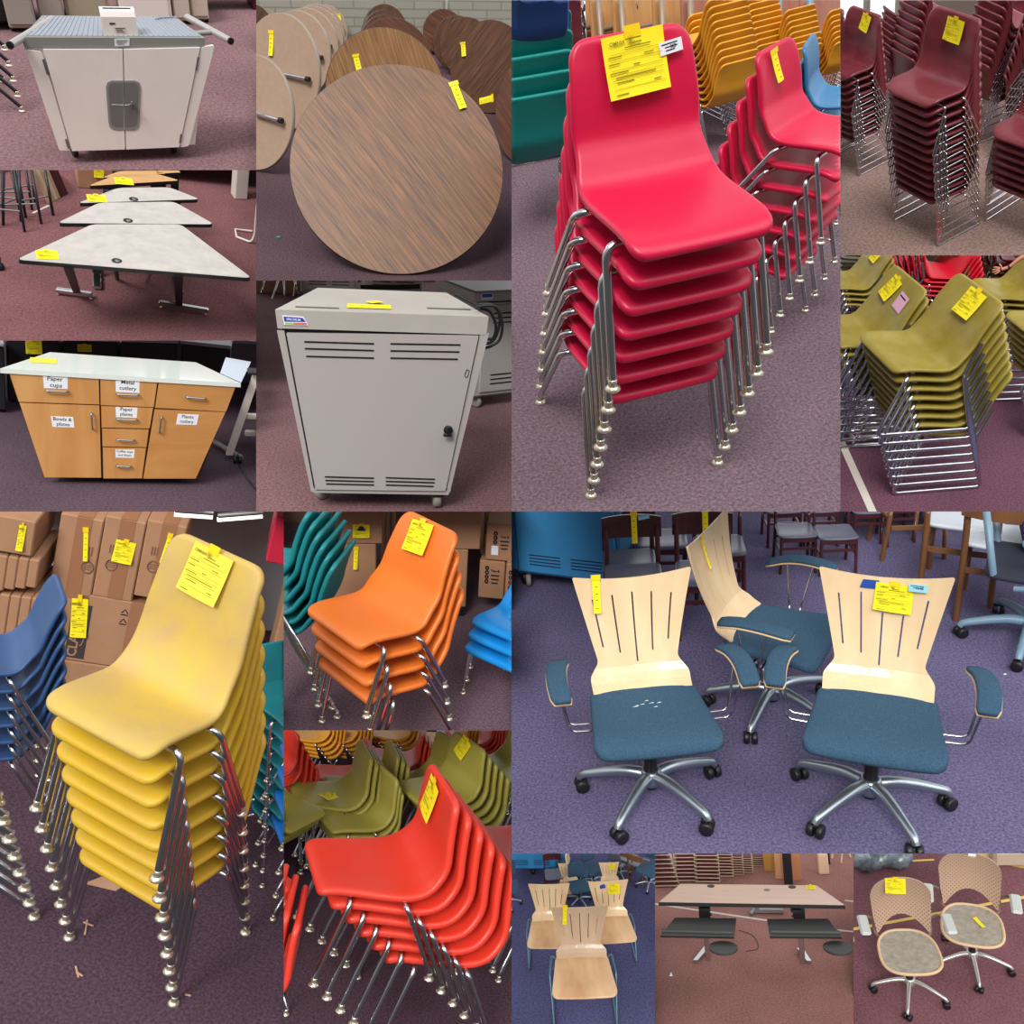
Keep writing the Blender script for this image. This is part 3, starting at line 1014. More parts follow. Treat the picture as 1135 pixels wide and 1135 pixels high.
for i, (x0, x1, yt, lab) in enumerate(((105, 200, 8, 'upright carton with a yellow strip, left of the three'), (202, 292, 13, 'upright carton with a square yellow tag, middle of the three'), (294, 382, 22, 'upright carton with a yellow strip, right of the three'))):
    c, w, d, h = carton2(x0, x1, 195, yt, YF, .42, lab)
    if i == 1:
        box_tag(c, w, d, h, w * .10, h * .74, w * .50, h * .26, -.05)
    else:
        box_tag(c, w, d, h, w * .12, h * .86, w * .11, h * .36, .14 - .12 * i, 'strip')
    q = MB()
    Mx = frame((-.04 * w / .25 if i else .3 * w, -d / 2 - .002, h * .42), (1, 0, 0), (0, 0, 1))
    q.tube([Mx @ Vector((w * .14 * math.cos(a_ * PI / 10), w * .16 * math.sin(a_ * PI / 10), 0)) for a_ in range(20)], .003, 5, closed=True)
    for k in range(3):
        q.box(0, (.06 - .06 * k) * w, 0, .2 * w, .02 * w, .001, M=Mx)
        q.box((-.1 + .07 * k) * w, .45 * w, 0, .03 * w, .25 * w, .001, M=Mx)
    part('printed_text', q, mat('faded_print', (120, 88, 70), .8), c)
OW = ['first', 'second', 'third', 'fourth', 'fifth', 'sixth']
for j, (yb, yt) in enumerate(((400, 300), (299, 180), (179, 95))):
    for i in range(5):
        carton2(-40 + i * 24, -17 + i * 24, yb - i * 2, yt + i * 3, 430, .4, 'narrow carton, %s from the left in the %s row, at the left edge' % (OW[i], ['bottom', 'middle', 'top'][j]), 'cartons of the wall at the left edge', False)
ct, w, d, h = carton2(-30, 70, 94, 14, 430, .4, 'carton with a yellow tag on top of the left wall', strip=False)
box_tag(ct, w, d, h, w * .22, h * .85, w * .16, h * .7, 0)
cs, w, d, h = carton2(78, 118, 330, 176, 400, .4, 'slim carton with small yellow tags between the carton walls', strip=False)
box_tag(cs, w, d, h, -w * .1, h * .98, w * .4, h * .13); box_tag(cs, w, d, h, -w * .2, h * .82, w * .4, h * .13)
cr, w, d, h = carton2(575, 650, 420, 122, 420, .4, 'tall carton at the right edge behind the aqua stack', strip=False)
cb_, w, d, h = carton2(585, 660, 120, 14, 420, .4, 'pink-red box on the tall carton at the upper right', strip=False)
for o in cb_.children_recursive: o.data.materials.clear(); o.data.materials.append(plastic('pink_red_plastic', (205, 40, 70)))
w9 = mat('hall_wall_white', (196, 192, 198), .75, var=.1, vscale=1)
wall(-200, 250, 900, 270, 3.5, w9)
for i, (x0, y0, x1, y1) in enumerate(((385, 8, 470, 14), (480, 20, 580, 12))):
    p, q = B.far(x0, y0, 4.6), B.far(x1, y1, 4.6)
    t = thing('ceiling_lamp', 'tube lamp above the cartons, %s one' % ['left', 'right'][i], 'lamp', (p + q) / 2, 0)
    h_ = (q - p) / 2
    part('lamp_tube', MB().tube([-h_, h_], .012, 8), LAMP, t)
    u_ = Vector((0, 0, .02))
    part('housing', MB().tube([-h_ + u_, h_ + u_], .014, 6), STEEL, t)
CHIP = mat('pale_wood_chip', (205, 160, 130), .8)
a = B.at(232, 825)
single('cardboard_scrap', MB().prism([(-.07, -.015), (.05, -.03), (.075, .005), (-.02, .03)], .001, .006), CHIP, 'torn pale cardboard scrap under the mustard stack', 'scrap', a, .5)
for i, (x, y, L_, r_) in enumerate(((190, 922, .07, -.9), (170, 1020, .05, -.6), (175, 1025, .03, 0), (415, 1072, .02, .4), (195, 915, .04, .2))):
    single('wood_splinter', MB().box(0, 0, .003, L_, .006, .004, .001), CHIP, 'small pale wood splinter on the carpet, %s' % ['below the scrap', 'low in the mustard bay', 'beside the low splinter', 'right of the lowest leg', 'by the left feet'][i], 'splinter', B.at(x, y), r_)
# ================================================================ helpers for case furniture
def plate(name, pts, m, parent, y0=0.0, th=.012, label=None, r=0.0):
    """flat panel on the upright plane y = y0, given by its corner spots in the bay, standing th proud of it"""
    P = [B.on(x, y, (0, y0, 0), (0, 1, 0)) for x, y in pts]
    if r:
        V = [Vector((p.x, 0, p.z)) for p in P]
        n = len(V); Q = []
        for i in range(n):
            Q += fillet([(V[i - 1] + V[i]) / 2, V[i], (V[i] + V[(i + 1) % n]) / 2], r, 5)[1:-1]
        P = Q
    poly = [(p.x, p.z) for p in P]
    mb = MB().prism(poly, 0, th, M=Matrix(((1, 0, 0, 0), (0, 0, -1, y0), (0, 1, 0, 0), (0, 0, 0, 1))))
    return part(name, mb, m, parent, label)
def bar_on(pts, y0, r, mb=None, n=8):
    mb = mb or MB()
    return mb.tube([B.on(x, y, (0, y0, 0), (0, 1, 0)) for x, y in pts], r, n)
def pull(parent, x0, y0_, x1, y1_, y=0.0, out=.028, r=.006, m=ALU):
    a = B.on(x0, y0_, (0, y, 0), (0, 1, 0)); b = B.on(x1, y1_, (0, y, 0), (0, 1, 0))
    o = Vector((0, -out, 0))
    return part('handle', MB().tube(fillet([a, a + o, b + o, b], .012, 4), r, 8), m, parent, 'brushed metal bar handle')
def tapered_body(hw, hb, dep, H, z0, hk, hkb=None, y=0.0):
    hkb = hkb if hkb is not None else hk * hb / hw
    return [(-hb, y, z0), (hb, y, z0), (hkb, y + dep, z0), (-hkb, y + dep, z0), (-hw, y, H), (hw, y, H), (hk, y + dep, H), (-hk, y + dep, H)]
def slots(rows, y0, r=.004, mb=None):
    mb = mb or MB()
    for x0, x1, y in rows:
        a = B.on(x0, y[0], (0, y0, 0), (0, 1, 0)); b = B.on(x1, y[1], (0, y0, 0), (0, 1, 0))
        mb.tube([a, b], r, 6)
    return mb

# ================================================================ bay: white steel cart
B = B1 = Bay('cart', (-30, -30, 284, 188.5), (.0287, .4222, -.098, 5.468, 151.5, 178.0), (3.996, 0, 0), 1.25)
floor(carpet('carpet_cart', (124, 95, 98), k=.36, scale=50))
CREAM = mat('cream_painted_steel', (246, 236, 228), .4, bump=.04, bscale=25, var=.05, vscale=3)
GREYTRIM = mat('grey_trim', (142, 142, 136), .45)
TRAY = mat('ribbed_grey_mat', (150, 156, 166), .4)
hw, hb, dep, H, z0, hk = .4827, .3586, .338, .640, .085, .335
t = thing('utility_cart', 'cream steel two-door cart with a grey ribbed top and side push bars', 'cart', (0, 0, 0))
part('body', MB().hexa(tapered_body(hw - .01, hb - .01, dep, H, z0, hk)), CREAM, t)
side = [((115, 215), (185, 225), (312, 662), (262, 662)), ((888, 205), (950, 195), (835, 642), (795, 648))]
for s_ in side:
    plate('corner_post', s_, CREAM, t, 0, .016, r=.02)
dl = plate('door', [(190, 213), (541, 213), (552, 655), (318, 662)], CREAM, t, 0, .022)
dr = plate('door', [(546, 213), (884, 205), (792, 645), (557, 655)], CREAM, t, 0, .022)
for d_, xs in ((dl, (470, 545)), (dr, (549, 624))):
    L_ = xs[0] < 540
    o = plate('recess_frame', [(545, 356), (494, 356), (476, 364), (469, 386), (480, 540), (486, 562), (506, 574), (547, 574)] if L_ else [(549, 356), (598, 356), (616, 364), (624, 386), (618, 540), (614, 562), (596, 574), (551, 574)], GREYTRIM, d_, -.022, .004, r=.022 if 0 else 0)
    plate('recess_panel', [(543, 366), (500, 366), (486, 372), (480, 390), (490, 536), (496, 552), (512, 562), (545, 562)] if L_ else [(551, 366), (592, 366), (606, 372), (613, 390), (608, 536), (604, 552), (590, 562), (553, 562)], mat('grey_recess', (116, 112, 110), .6), o, -.026, .001)
q = B.on(585, 462, (0, -.028, 0), (0, 1, 0))
part('latch', MB().lathe([(.012, 0), (.012, .01), (.007, .012), (.006, .03), (.014, .032), (.014, .036)], 14, Matrix.Translation(q) @ Matrix.Rotation(PI / 2, 4, 'X')).box(q.x, q.y - .03, q.z, .01, .012, .06, .003), STEEL, dr, 'small steel turn latch')
part('scratches', slots([(495, 545, (463, 465)), (552, 580, (466, 463))], -.0275, .0012), WHITEP, dl)
hg = MB()
for pts in (((192, 262), (212, 328)), ((878, 252), (868, 310)), ((292, 615), (304, 655)), ((802, 592), (796, 632))):
    bar_on(pts, -.018, .007, hg)
part('hinge', hg, STEEL, t)
# top tray: rim and ribbed mat
fr = MB()
fr.hexa([(-hw + .016, -.012, H + .003), (hw - .016, -.012, H + .003), (hk + .02, dep, H + .003), (-hk - .02, dep, H + .003),
         (-hw + .012, -.012, H + .058), (hw - .012, -.012, H + .058), (hk + .024, dep, H + .058), (-hk - .024, dep, H + .058)])
tr = part('top_tray', fr, GREYTRIM, t)
mt_ = MB()
W_ = hw - .03; Wk = hk + .006
mt_.hexa([(-W_, .006, H + .05), (W_, .006, H + .05), (Wk, dep - .014, H + .05), (-Wk, dep - .014, H + .05), (-W_, .006, H + .061), (W_, .006, H + .061), (Wk, dep - .014, H + .061), (-Wk, dep - .014, H + .061)])
for i in range(34):
    f = -1 + 2 * (i + .5) / 34
    mt_.tube([(f * W_, .01, H + .0615), (f * Wk, dep - .018, H + .0615)], .0035, 6)
part('ribbed_mat', mt_, TRAY, tr)
for sx, (a, b) in ((-1, ((235, 84), (45, 200))), (1, ((828, 76), (1022, 182)))):
    p0 = B.at(a[0], a[1], H + .05); p1 = B.at(b[0], b[1], H + .05)
    hdl = part('push_bar', MB().tube([p0, p1], .019, 14), mat('silver_paint', (190, 186, 184), .35, .4), t, 'silver tubular push bar')
    part('end_cap', MB().tube([p1 - (p1 - p0) * .012, p1 + (p1 - p0) * .012], .0195, 14), BLACK, hdl)
    m0 = p0.lerp(p1, .62)
    part('bracket', MB().tube([m0, Vector((sx * (hw - .05), m0.y + .03, H + .03))], .016, 8), GREYTRIM, hdl)
# casters
for x, y in ((335, 700), (770, 682)):
    q = B.at(x, y)
    caster(t, q.x, q.y + .02, 0, .036, STEEL, mat('dark_rubber', (46, 42, 44), .7), .3, kind='one')
for sx in (-1, 1):
    caster(t, sx * .2, dep - .05, 0, .036, STEEL, mat('dark_rubber', (46, 42, 44), .7), .3, kind='one')
# folded cream cover box at the top middle
cb = B.at(537, 158, H + .061)
t2 = thing('cover_box', 'cream metal paper-slot box standing on the grey ribbed cart top', 'box', cb, 0)
wb = .089
pr_ = [(0, 0), (0, .095), (.012, .118), (.03, .124), (.075, .124), (.078, .118), (.078, 0)]
part('body', MB().prism(pr_, -wb, wb, M=Matrix(((0, 0, 1, 0), (1, 0, 0, 0), (0, 1, 0, 0), (0, 0, 0, 1))), smooth=False), CREAM, t2)
part('slot', MB().box(0, .045, .1245, wb * 1.6, .02, .002), GAP, t2)
lb = part('sticker', MB().box(0, -.001, .03, .062, .001, .035), mat('off_white_sticker', (228, 214, 204), .6), t2)
part('printed_text', MB().box(0, -.002, .038, .05, .001, .003).box(-.005, -.002, .03, .035, .001, .003).box(0, -.002, .021, .04, .001, .003).box(-.035, -.002, .062, .03, .001, .008), INKK, t2)
pl = plate('name_plate', [(507, 172), (574, 171), (573, 203), (508, 205)], WHITEP, t, -.013, .002, 'small white name plate')
part('printed_text', slots([(514, 566, (180, 179)), (514, 560, (188, 187)), (520, 550, (196, 195))], -.0155, .0012), INKK, pl)
single('hex_key', MB().tube(fillet([B.at(690, 84, H + .068), B.at(712, 78, H + .068), B.at(782, 74, H + .068)], .01), .004, 6), ALU, 'small silver bent key lying on the ribbed cart top', 'tool')
# the row of cabinets behind
GREYC = mat('grey_beige_cabinet', (168, 158, 148), .5)
def back_cabinet(x0, x1, y, h, d, m, label, louver=False, dark=None):
    a = B.at(x0, y); b = B.at(x1, y); w = (b - a).length
    rz = math.atan2(b.y - a.y, b.x - a.x)
    t = thing('storage_cabinet', label, 'cabinet', (a + b) / 2, rz, 'cabinets behind the cream cart')
    part('body', MB().box(0, d / 2, h / 2 + .03, w * .98, d, h, .01), m, t)
    part('door', MB().box(0, -.006, h / 2 + .03, w * .86, .012, h * .92, .004), m, t)
    if louver:
        mb = MB()
        for i in range(4): mb.box(-.1 * w, -.014, h - .12 - .04 * i - .1, w * .4, .003, .012)
        for i in range(4): mb.box(.22 * w, -.014, h - .12 - .04 * i - .1, w * .3, .003, .012)
        part('louver', mb, GAP, t)
    for sx in (-1, 1):
        caster(t, sx * w * .4, .05, -.0, .03, STEEL, None, kind='one')
    return t
for a in ((45, 172, 146, .75, .4, GREYC, 'grey-beige cabinet, leftmost of those behind the cream cart', False), (185, 300, 128, .75, .4, GREYC, 'grey-beige cabinet, second from left behind the cream cart', True),
          (303, 500, 118, .75, .4, mat('tan_cabinet', (176, 164, 140), .5), 'wide tan louvered cabinet behind the cream cart', True), (540, 772, 118, .7, .35, CREAM, 'wide cream cabinet behind the slot box', False),
          (776, 850, 112, .7, .35, mat('ivory_cabinet', (214, 200, 184), .5), 'narrow ivory cabinet right of the wide cream one', False), (852, 930, 105, .7, .35, mat('ivory_cabinet', (214, 200, 184), .5), 'narrow ivory cabinet beside the red-brown bench', False)):
    back_cabinet(*a)
single('equipment_case', MB().box(0, .2, .25, .5, .4, .42, .03), BLACKMET, 'black equipment case at the left end of the cabinet row', 'case', B.at(-40, 140), .2)
single('wooden_bench', MB().box(0, .1, .16, .55, .25, .05, .01).box(-.24, .1, .07, .05, .2, .14).box(.24, .1, .07, .05, .2, .14).box(0, .2, .3, .55, .04, .3, .01), mat('dark_red_wood', (84, 30, 30), .4), 'dark red wooden bench at the top right of the cart bay', 'bench', B.at(1010, 46), .1)
wall(-200, -14, 905, -18, 1.6, mat('hall_wall_grey', (120, 112, 108), .8))
SK = spec('blk', 'black-legged plastic chair', (.19, .2, .42, .2, .15, .18, .26, .78), (.52, .2, .3), 'tube', mat('charcoal_plastic', (40, 38, 42), .4), lm=BLACKMET, t=.024)
stack(SK, 5, B.at(98, 497) - Vector((.55, -.1, 0)), .2, 'the stack at the left edge', (-.02, .085), sc=1.0)

# ================================================================ bay: trapezoid tables
B = B2 = Bay('trapezoid', (-30, 188.5, 284, 377.5), (.0428, .5752, .0363, 7.9414, 154.96, 379.37), (3.996, 0, 187), .66)
floor(carpet('carpet_trapezoid', (122, 82, 84), k=.36, scale=50))
LAMG = mat('grey_laminate', (196, 190, 184), .35, var=.12, vscale=7, rgb2=(178, 172, 166), spec=.5)
LAMW = wood('oak_laminate', (206, 160, 104), (180, 132, 80), .4, (8, 1, 1))
EDGE = mat('black_edge_band', (26, 24, 25), .5)
def trapezoid(corners, H, top, label, grom=None, tg=None, legs=True, th=.028):
    """corners: spots of near left, near right, far right, far left at height H"""
    P = [B.at(x, y, H) for x, y in corners]
    c = sum(P, Vector()) / 4; c.z = 0
    t = thing('trapezoid_table', label, 'table', c, 0, 'trapezoid tables in a row')
    V = [Vector((p.x - c.x, p.y - c.y, 0)) for p in P]
    Q = []
    for i in range(4):
        Q += fillet([(V[i - 1] + V[i]) / 2, V[i], (V[i] + V[(i + 1) % 4]) / 2], .06, 6)[1:-1]
    poly = [(q.x, q.y) for q in Q]
    big = [(x * 1.008, y * 1.012) for x, y in poly]
    tt = part('tabletop', MB().prism(poly, H - .003, H), top, t)
    part('edge_band', MB().prism(big, H - .034, H - .002), EDGE, t, 'black edge band')
    if grom:
        g = B.at(grom[0], grom[1], H) - c
        part('grommet', MB().lathe([(.04, H), (.04, H + .003), (.026, H + .004), (.024, H + .001)], 20, Matrix.Translation((g.x, g.y, 0))), BLACK, t)
        part('grommet_lid', MB().lathe([(.0, H + .0035), (.02, H + .0045), (.02, H + .002)], 16, Matrix.Translation((g.x + .004, g.y, 0))), STEEL, t)
    if tg:
        g = B.at(tg[0], tg[1], H) - c
        tag(t, (g.x, g.y + .07, H + .002), (1, .1, 0), (-.1, 1, 0), .16, .14, 0, 'full', lift=.001, curl=0)
    if legs:
        W = (V[1] - V[0]).length
        for sx in (-1, 1):
            x = sx * W * .27; yb = .08
            lg = part('leg', MB().box(x, yb, H / 2, .075, .035, H - .06, .006), BLACKMET, t)
            part('foot', MB().box(x, yb - .05, .03, .07, .42, .035, .006), CHROME, lg)
    return t, c
T1, c1 = trapezoid([(72, 402), (1116, 484), (800, 246), (408, 246)], .72, LAMG, 'nearest grey trapezoid table with a yellow tag at its left corner', (517, 408), (205, 382), legs=False)
for (a, b), top in ((((248, 556), (410, 578)), (302, 440)), (((703, 612), (922, 648)), (791, 478))):
    p, q = B.at(*a) - c1, B.at(*b) - c1
    k = B.at(top[0], top[1], .68) - c1
    mid = p.lerp(q, .58 if a[0] < 500 else .40)
    d = (q - p); ang = math.atan2(d.y, d.x)
    lg = part('leg', MB().hexa([(mid.x + sx, mid.y + sy, .05) for sx, sy in ((-.03, -.02), (.03, -.02), (.03, .02), (-.03, .02))] + [(k.x + sx, k.y + sy, .69) for sx, sy in ((-.035, -.02), (.035, -.02), (.035, .02), (-.035, .02))]), BLACKMET, T1)
    ft = part('foot', MB().box(0, 0, .045, d.length, .05, .045, .008, Matrix.Translation(((p + q) / 2).to_tuple()) @ Matrix.Rotation(ang, 4, 'Z')), CHROME, lg)
    g_ = MB()
    for e in (p.lerp(q, .05), p.lerp(q, .95)):
        g_.lathe([(.015, 0), (.018, .006), (.008, .012), (.008, .024)], 10, Matrix.Translation((e.x, e.y, 0)))
    part('glide', g_, GLIDE, ft)
for a, b in (((520, 495), (500, 445)), ((650, 512), (700, 462))):
    p = B.at(*a) - c1; k = B.at(b[0], b[1], .5) - c1
    part('leg', MB().tube([Vector((p.x, p.y, .02)), Vector((k.x, k.y, .69))], .02, 8), CHROME if a[0] > 600 else BLACKMET, T1)
trapezoid([(253, 240), (950, 246), (772, 146), (440, 150)], .72, LAMG, 'grey trapezoid table, second in the row, no tag on it', (567, 230), None)
trapezoid([(343, 152), (887, 135), (750, 82), (522, 85)], .72, LAMG, 'grey trapezoid table, third in the row, with a small yellow tag', (592, 135), (425, 132))
trapezoid([(388, 76), (798, 52), (700, 24), (500, 32)], .72, LAMW, 'oak-topped trapezoid table behind the grey ones', None, (545, 56))
trapezoid([(448, 40), (735, 22), (690, 8), (530, 10)], .72, LAMW, 'farthest oak-topped trapezoid table', None, None)
trapezoid([(690, 22), (800, 16), (790, 8), (700, 8)], .72, LAMW, 'small dark-edged oak table at the far right of the row', None, None)
CARD2 = CARD
t = thing('carton_stack', 'low cardboard carton covered in yellow tags at the back', 'box', B.at(440, 92), .1)
part('body', MB().box(0, .15, .22, .42, .3, .44, .01), CARD, t)
tag(t, (-.1, -.003, .42), (1, 0, 0), (0, 0, 1), .09, .09, 0, 'full', .001); tag(t, (.1, -.003, .36), (1, 0, 0), (0, 0, 1), .1, .1, .1, 'full', .001); tag(t, (.0, -.003, .22), (1, 0, 0), (0, 0, 1), .1, .08, 0, 'full', .001)
BRD = [mat('board_tan', (188, 158, 122), .6), mat('board_cream', (214, 196, 168), .6), mat('board_dark', (66, 34, 34), .5), mat('board_maroon', (84, 40, 40), .5)]
for i in range(8):
    p = B.at(215 + i * 11.5, 152 - i * 5.5)
    m_ = BRD[(0, 1, 0, 1, 0, 2, 3, 3)[i]]
    single('leaning_board', MB().box(0, .20, .40, .032, .42, .80, .004), m_, '%s board leaning in the row at the left, %s from its light end' % (('tan', 'cream', 'tan', 'cream', 'tan', 'dark', 'maroon', 'maroon')[i], ['first', 'second', 'third', 'fourth', 'fifth', 'sixth', 'seventh', 'eighth'][i]), 'board', p, .2, 'boards leaning in a row', 1, (0, -.32, 0))
for i, (x, y) in enumerate(((25, 240), (80, 215), (125, 190), (-20, 215))):
    t = thing('black_stool', 'black metal folding stool, %s in the dark cluster at the left' % ['first', 'second', 'third', 'fourth'][i], 'stool', B.at(x, y), .3 * i, 'black stools at the left edge')
    part('seat', MB().box(0, 0, .62, .30, .28, .03, .01), BLACKMET, t)
    for sx in (-1, 1):
        for sy in (-1, 1):
            part('leg', MB().tube([(sx * .12, sy * .11, .61), (sx * .17, sy * .15, 0)], .014, 6), BLACKMET, t)
    part('brace', MB().tube([(-.15, -.13, .2), (.15, -.13, .2)], .010, 6).tube([(-.15, .13, .2), (.15, .13, .2)], .010, 6), STEEL, t)
t = thing('wire_rack', 'white tubular rack standing at the right edge', 'rack', B.at(1085, 300), .1)
part('frame', MB().tube(fillet([(-.10, -.05, .015), (.03, -.16, .015), (.06, -.16, .10), (.08, -.08, 1.1)], .04), .013, 8).tube([(-.10, -.05, .015), (-.08, .12, .015), (.1, .1, .015)], .013, 8), WHITEMET, t)
mb = MB()
for i in range(9): mb.tube([(.08, -.1, .25 + i * .08), (.25, -.1, .25 + i * .08)], .006, 5)
part('wire_panel', mb, WHITEMET, t)
part('blue_label', MB().box(.10, -.12, .33, .06, .004, .05), BRIGHT, t, 'blue label')
t = thing('white_pedestal', 'white pedestal with a dark top part at the upper right', 'stand', B.at(1068, 138), .2)
part('base', MB().box(0, .08, .22, .15, .15, .44, .01), WHITEMET, t)
part('dark_panel', MB().box(.06, .06, .55, .2, .05, .3, .01), BLACK, t)
a, b = B.at(145, 197), B.at(216, 164)
tp = MB(); dd = (b - a).normalized(); nn = Vector((-dd.y, dd.x, 0)) * .012
tp.hexa([(q.x, q.y, z) for z in (.0005, .003) for q in (a - nn, b - nn, b + nn, a + nn)])
single('floor_tape', tp, FTAPE, 'short pale tape strip on the carpet near the leaning boards', 'tape')
wall(-100, 30, 105, 8, .9, mat('pinkish_partition', (140, 88, 76), .7), 'wall_left')
single('chair_foot', MB().lathe([(.03, 0), (.04, .02), (.03, .05), (.012, .06), (.012, .12)], 12), BLACK, 'dark round foot of an unseen stool at the left edge', 'foot', B.at(2, 445))

# ================================================================ bay: cutlery cabinet
B = B3 = Bay('cutlery', (-30, 377.5, 284, 567), (.0254, .3819, .0196, 6.3634, 138.32, 537.45), (3.996, 0, 376), .76)
floor(carpet('carpet_cutlery', (92, 74, 84), k=.38, scale=60))
BEECH = wood('honey_beech_veneer', (216, 162, 100), (194, 134, 74), .35, (1, 1, 6), 4.5)
BEECH2 = wood('honey_beech_crossgrain', (208, 152, 90), (188, 126, 66), .35, (5, 1, 1), 5)
QUARTZ = mat('white_glossy_counter', (232, 240, 232), .10, spec=.7, coat=.4)
hw, hb, dep, H, z0, hk = .7009, .4915, .4376, .7668, .0546, .46
t = thing('kitchen_cabinet', 'honey wood cabinet with labelled drawers and doors under a white top', 'cabinet', (0, 0, 0))
part('body', MB().hexa(tapered_body(hw, hb, dep, H, z0, hk)), mat('dark_cabinet_gap', (58, 34, 22), .7), t)
part('side_panel', MB().hexa(tapered_body(hw + .002, hb + .002, dep, H, z0, hk)[:4] + tapered_body(hw + .002, hb + .002, dep, H - .02, z0, hk)[4:]), BEECH, t) if 0 else None
def front(name, pts, m=BEECH): return plate(name, pts, m, t, 0, .019)
F_ = {}
F_['paper'] = front('drawer', [(44, 150), (437, 168), (440, 285), (84, 273)], BEECH)
F_['bowls'] = front('door', [(88, 279), (440, 291), (448, 609), (198, 607)])
F_['metal'] = front('drawer', [(444, 170), (696, 184), (680, 297), (446, 288)])
F_['plates'] = front('drawer', [(448, 293), (677, 301), (662, 391), (450, 387)])
F_['empty'] = front('drawer', [(452, 393), (658, 397), (648, 474), (454, 470)])
F_['coffee'] = front('drawer', [(455, 476), (646, 479), (628, 612), (458, 612)])
F_['right'] = front('drawer', [(703, 186), (1042, 206), (1000, 317), (686, 300)], BEECH2)
F_['plast'] = front('door', [(684, 308), (997, 320), (866, 613), (634, 613)], BEECH2)
ct_ = MB()
o_ = .04
ct_.hexa([(-hw - o_, -.028, H), (hw + o_, -.028, H), (hk + .02, dep + .03, H), (-hk - .02, dep + .03, H), (-hw - o_, -.028, H + .030), (hw + o_, -.028, H + .030), (hk + .02, dep + .03, H + .030), (-hk - .02, dep + .03, H + .030)])
part('countertop', ct_, QUARTZ, t, 'glossy white countertop')
for k, a in (('paper', (205, 224, 298, 228)), ('metal', (518, 240, 612, 244)), ('plates', (518, 350, 605, 354)), ('empty', (518, 440, 592, 444)), ('coffee', (516, 556, 578, 560)), ('right', (824, 252, 908, 260))):
    pull(F_[k], *a, y=-.019)
pull(F_['bowls'], 405, 325, 410, 395, y=-.019); pull(F_['plast'], 714, 340, 706, 410, y=-.019)
def sign(par, quad, lines, size):
    s_ = plate('paper_label', quad, WHITEP, par, -.019, .0015, 'white paper label')
    mb = MB()
    for tx, x, y, sz in lines:
        p = B.on(x, y, (0, -.0212, 0), (0, 1, 0))
        text_mb(tx, sz, mb, frame(p, (1, 0, -.02), (0, 0, 1)), bold=sz * .012)
    part('printed_text', mb, INKK, s_)
sign(F_['paper'], [(190, 160), (299, 165), (300, 220), (195, 216)], [('Paper', 243, 176, .040), ('cups', 248, 205, .040)], 1)
sign(F_['metal'], [(512, 177), (618, 183), (617, 238), (513, 233)], [('Metal', 566, 192, .038), ('cutlery', 566, 218, .038)], 1)
sign(F_['plates'], [(512, 300), (609, 304), (606, 348), (514, 345)], [('Paper', 560, 311, .034), ('plates', 560, 333, .034)], 1)
sign(F_['coffee'], [(511, 488), (597, 489), (593, 526), (512, 524)], [('Coffee cups', 553, 498, .022), ('and filters', 553, 514, .022)], 1)
sign(F_['bowls'], [(225, 341), (324, 344), (329, 391), (233, 388)], [('Bowls &', 276, 355, .034), ('plates', 280, 377, .034)], 1)
sign(F_['plast'], [(788, 330), (881, 334), (871, 380), (779, 377)], [('Plastic', 832, 344, .032), ('cutlery', 827, 365, .032)], 1)
for x, y in ((232, 612), (805, 622), (256, 606), (790, 615)):
    q = B.at(x, y)
    part('glide', MB().lathe([(.012, 0), (.014, .006), (.007, .01), (.007, .05)], 10, Matrix.Translation((q.x, q.y + .02, 0))), GLIDE, t)
q = B.at(190, 96, H + .031)
tag(t, (q.x, q.y + .07, H + .032), (1, .05, 0), (-.05, 1, 0), .16, .13, 0, 'plain', .001, PAPER_PALE, curl=0)
DARKC = mat('charcoal_cart_side', (34, 34, 38), .45)
LIGHTTOP = mat('pale_grey_top', (176, 182, 188), .4)
for i, (x0, x1, y0_, y1_) in enumerate(((-40, 30, 330, 330), (34, 272, 288, 287), (278, 522, 285, 283), (530, 780, 282, 280), (790, 1010, 280, 300))):
    a, b = B.at(x0, y0_), B.at(x1, y1_)
    w = (b - a).length
    t = thing('charging_cart', 'black-sided cart with a pale top, %s in the row behind the cabinet' % ['first', 'second', 'third', 'fourth', 'fifth'][i], 'cart', (a + b) / 2, math.atan2(b.y - a.y, b.x - a.x), 'black carts behind the wood cabinet')
    part('body', MB().box(0, .2, .29, w * .97, .4, .52, .01), DARKC, t)
    part('top', MB().box(0, .2, .565, w, .44, .03, .008), LIGHTTOP, t)
    for sx in (-1, 1): caster(t, sx * w * .4, .06, 0, .02, STEEL, None, kind='one')
    if i == 1: tag(t, (-.0, -.003, .565), (1, 0, 0), (0, 0, 1), .12, .13, 0, 'full', .002)
    if i == 2: tag(t, (-.05, -.003, .52), (1, 0, 0), (0, 0, 1), .11, .06, 0, 'full', .002)
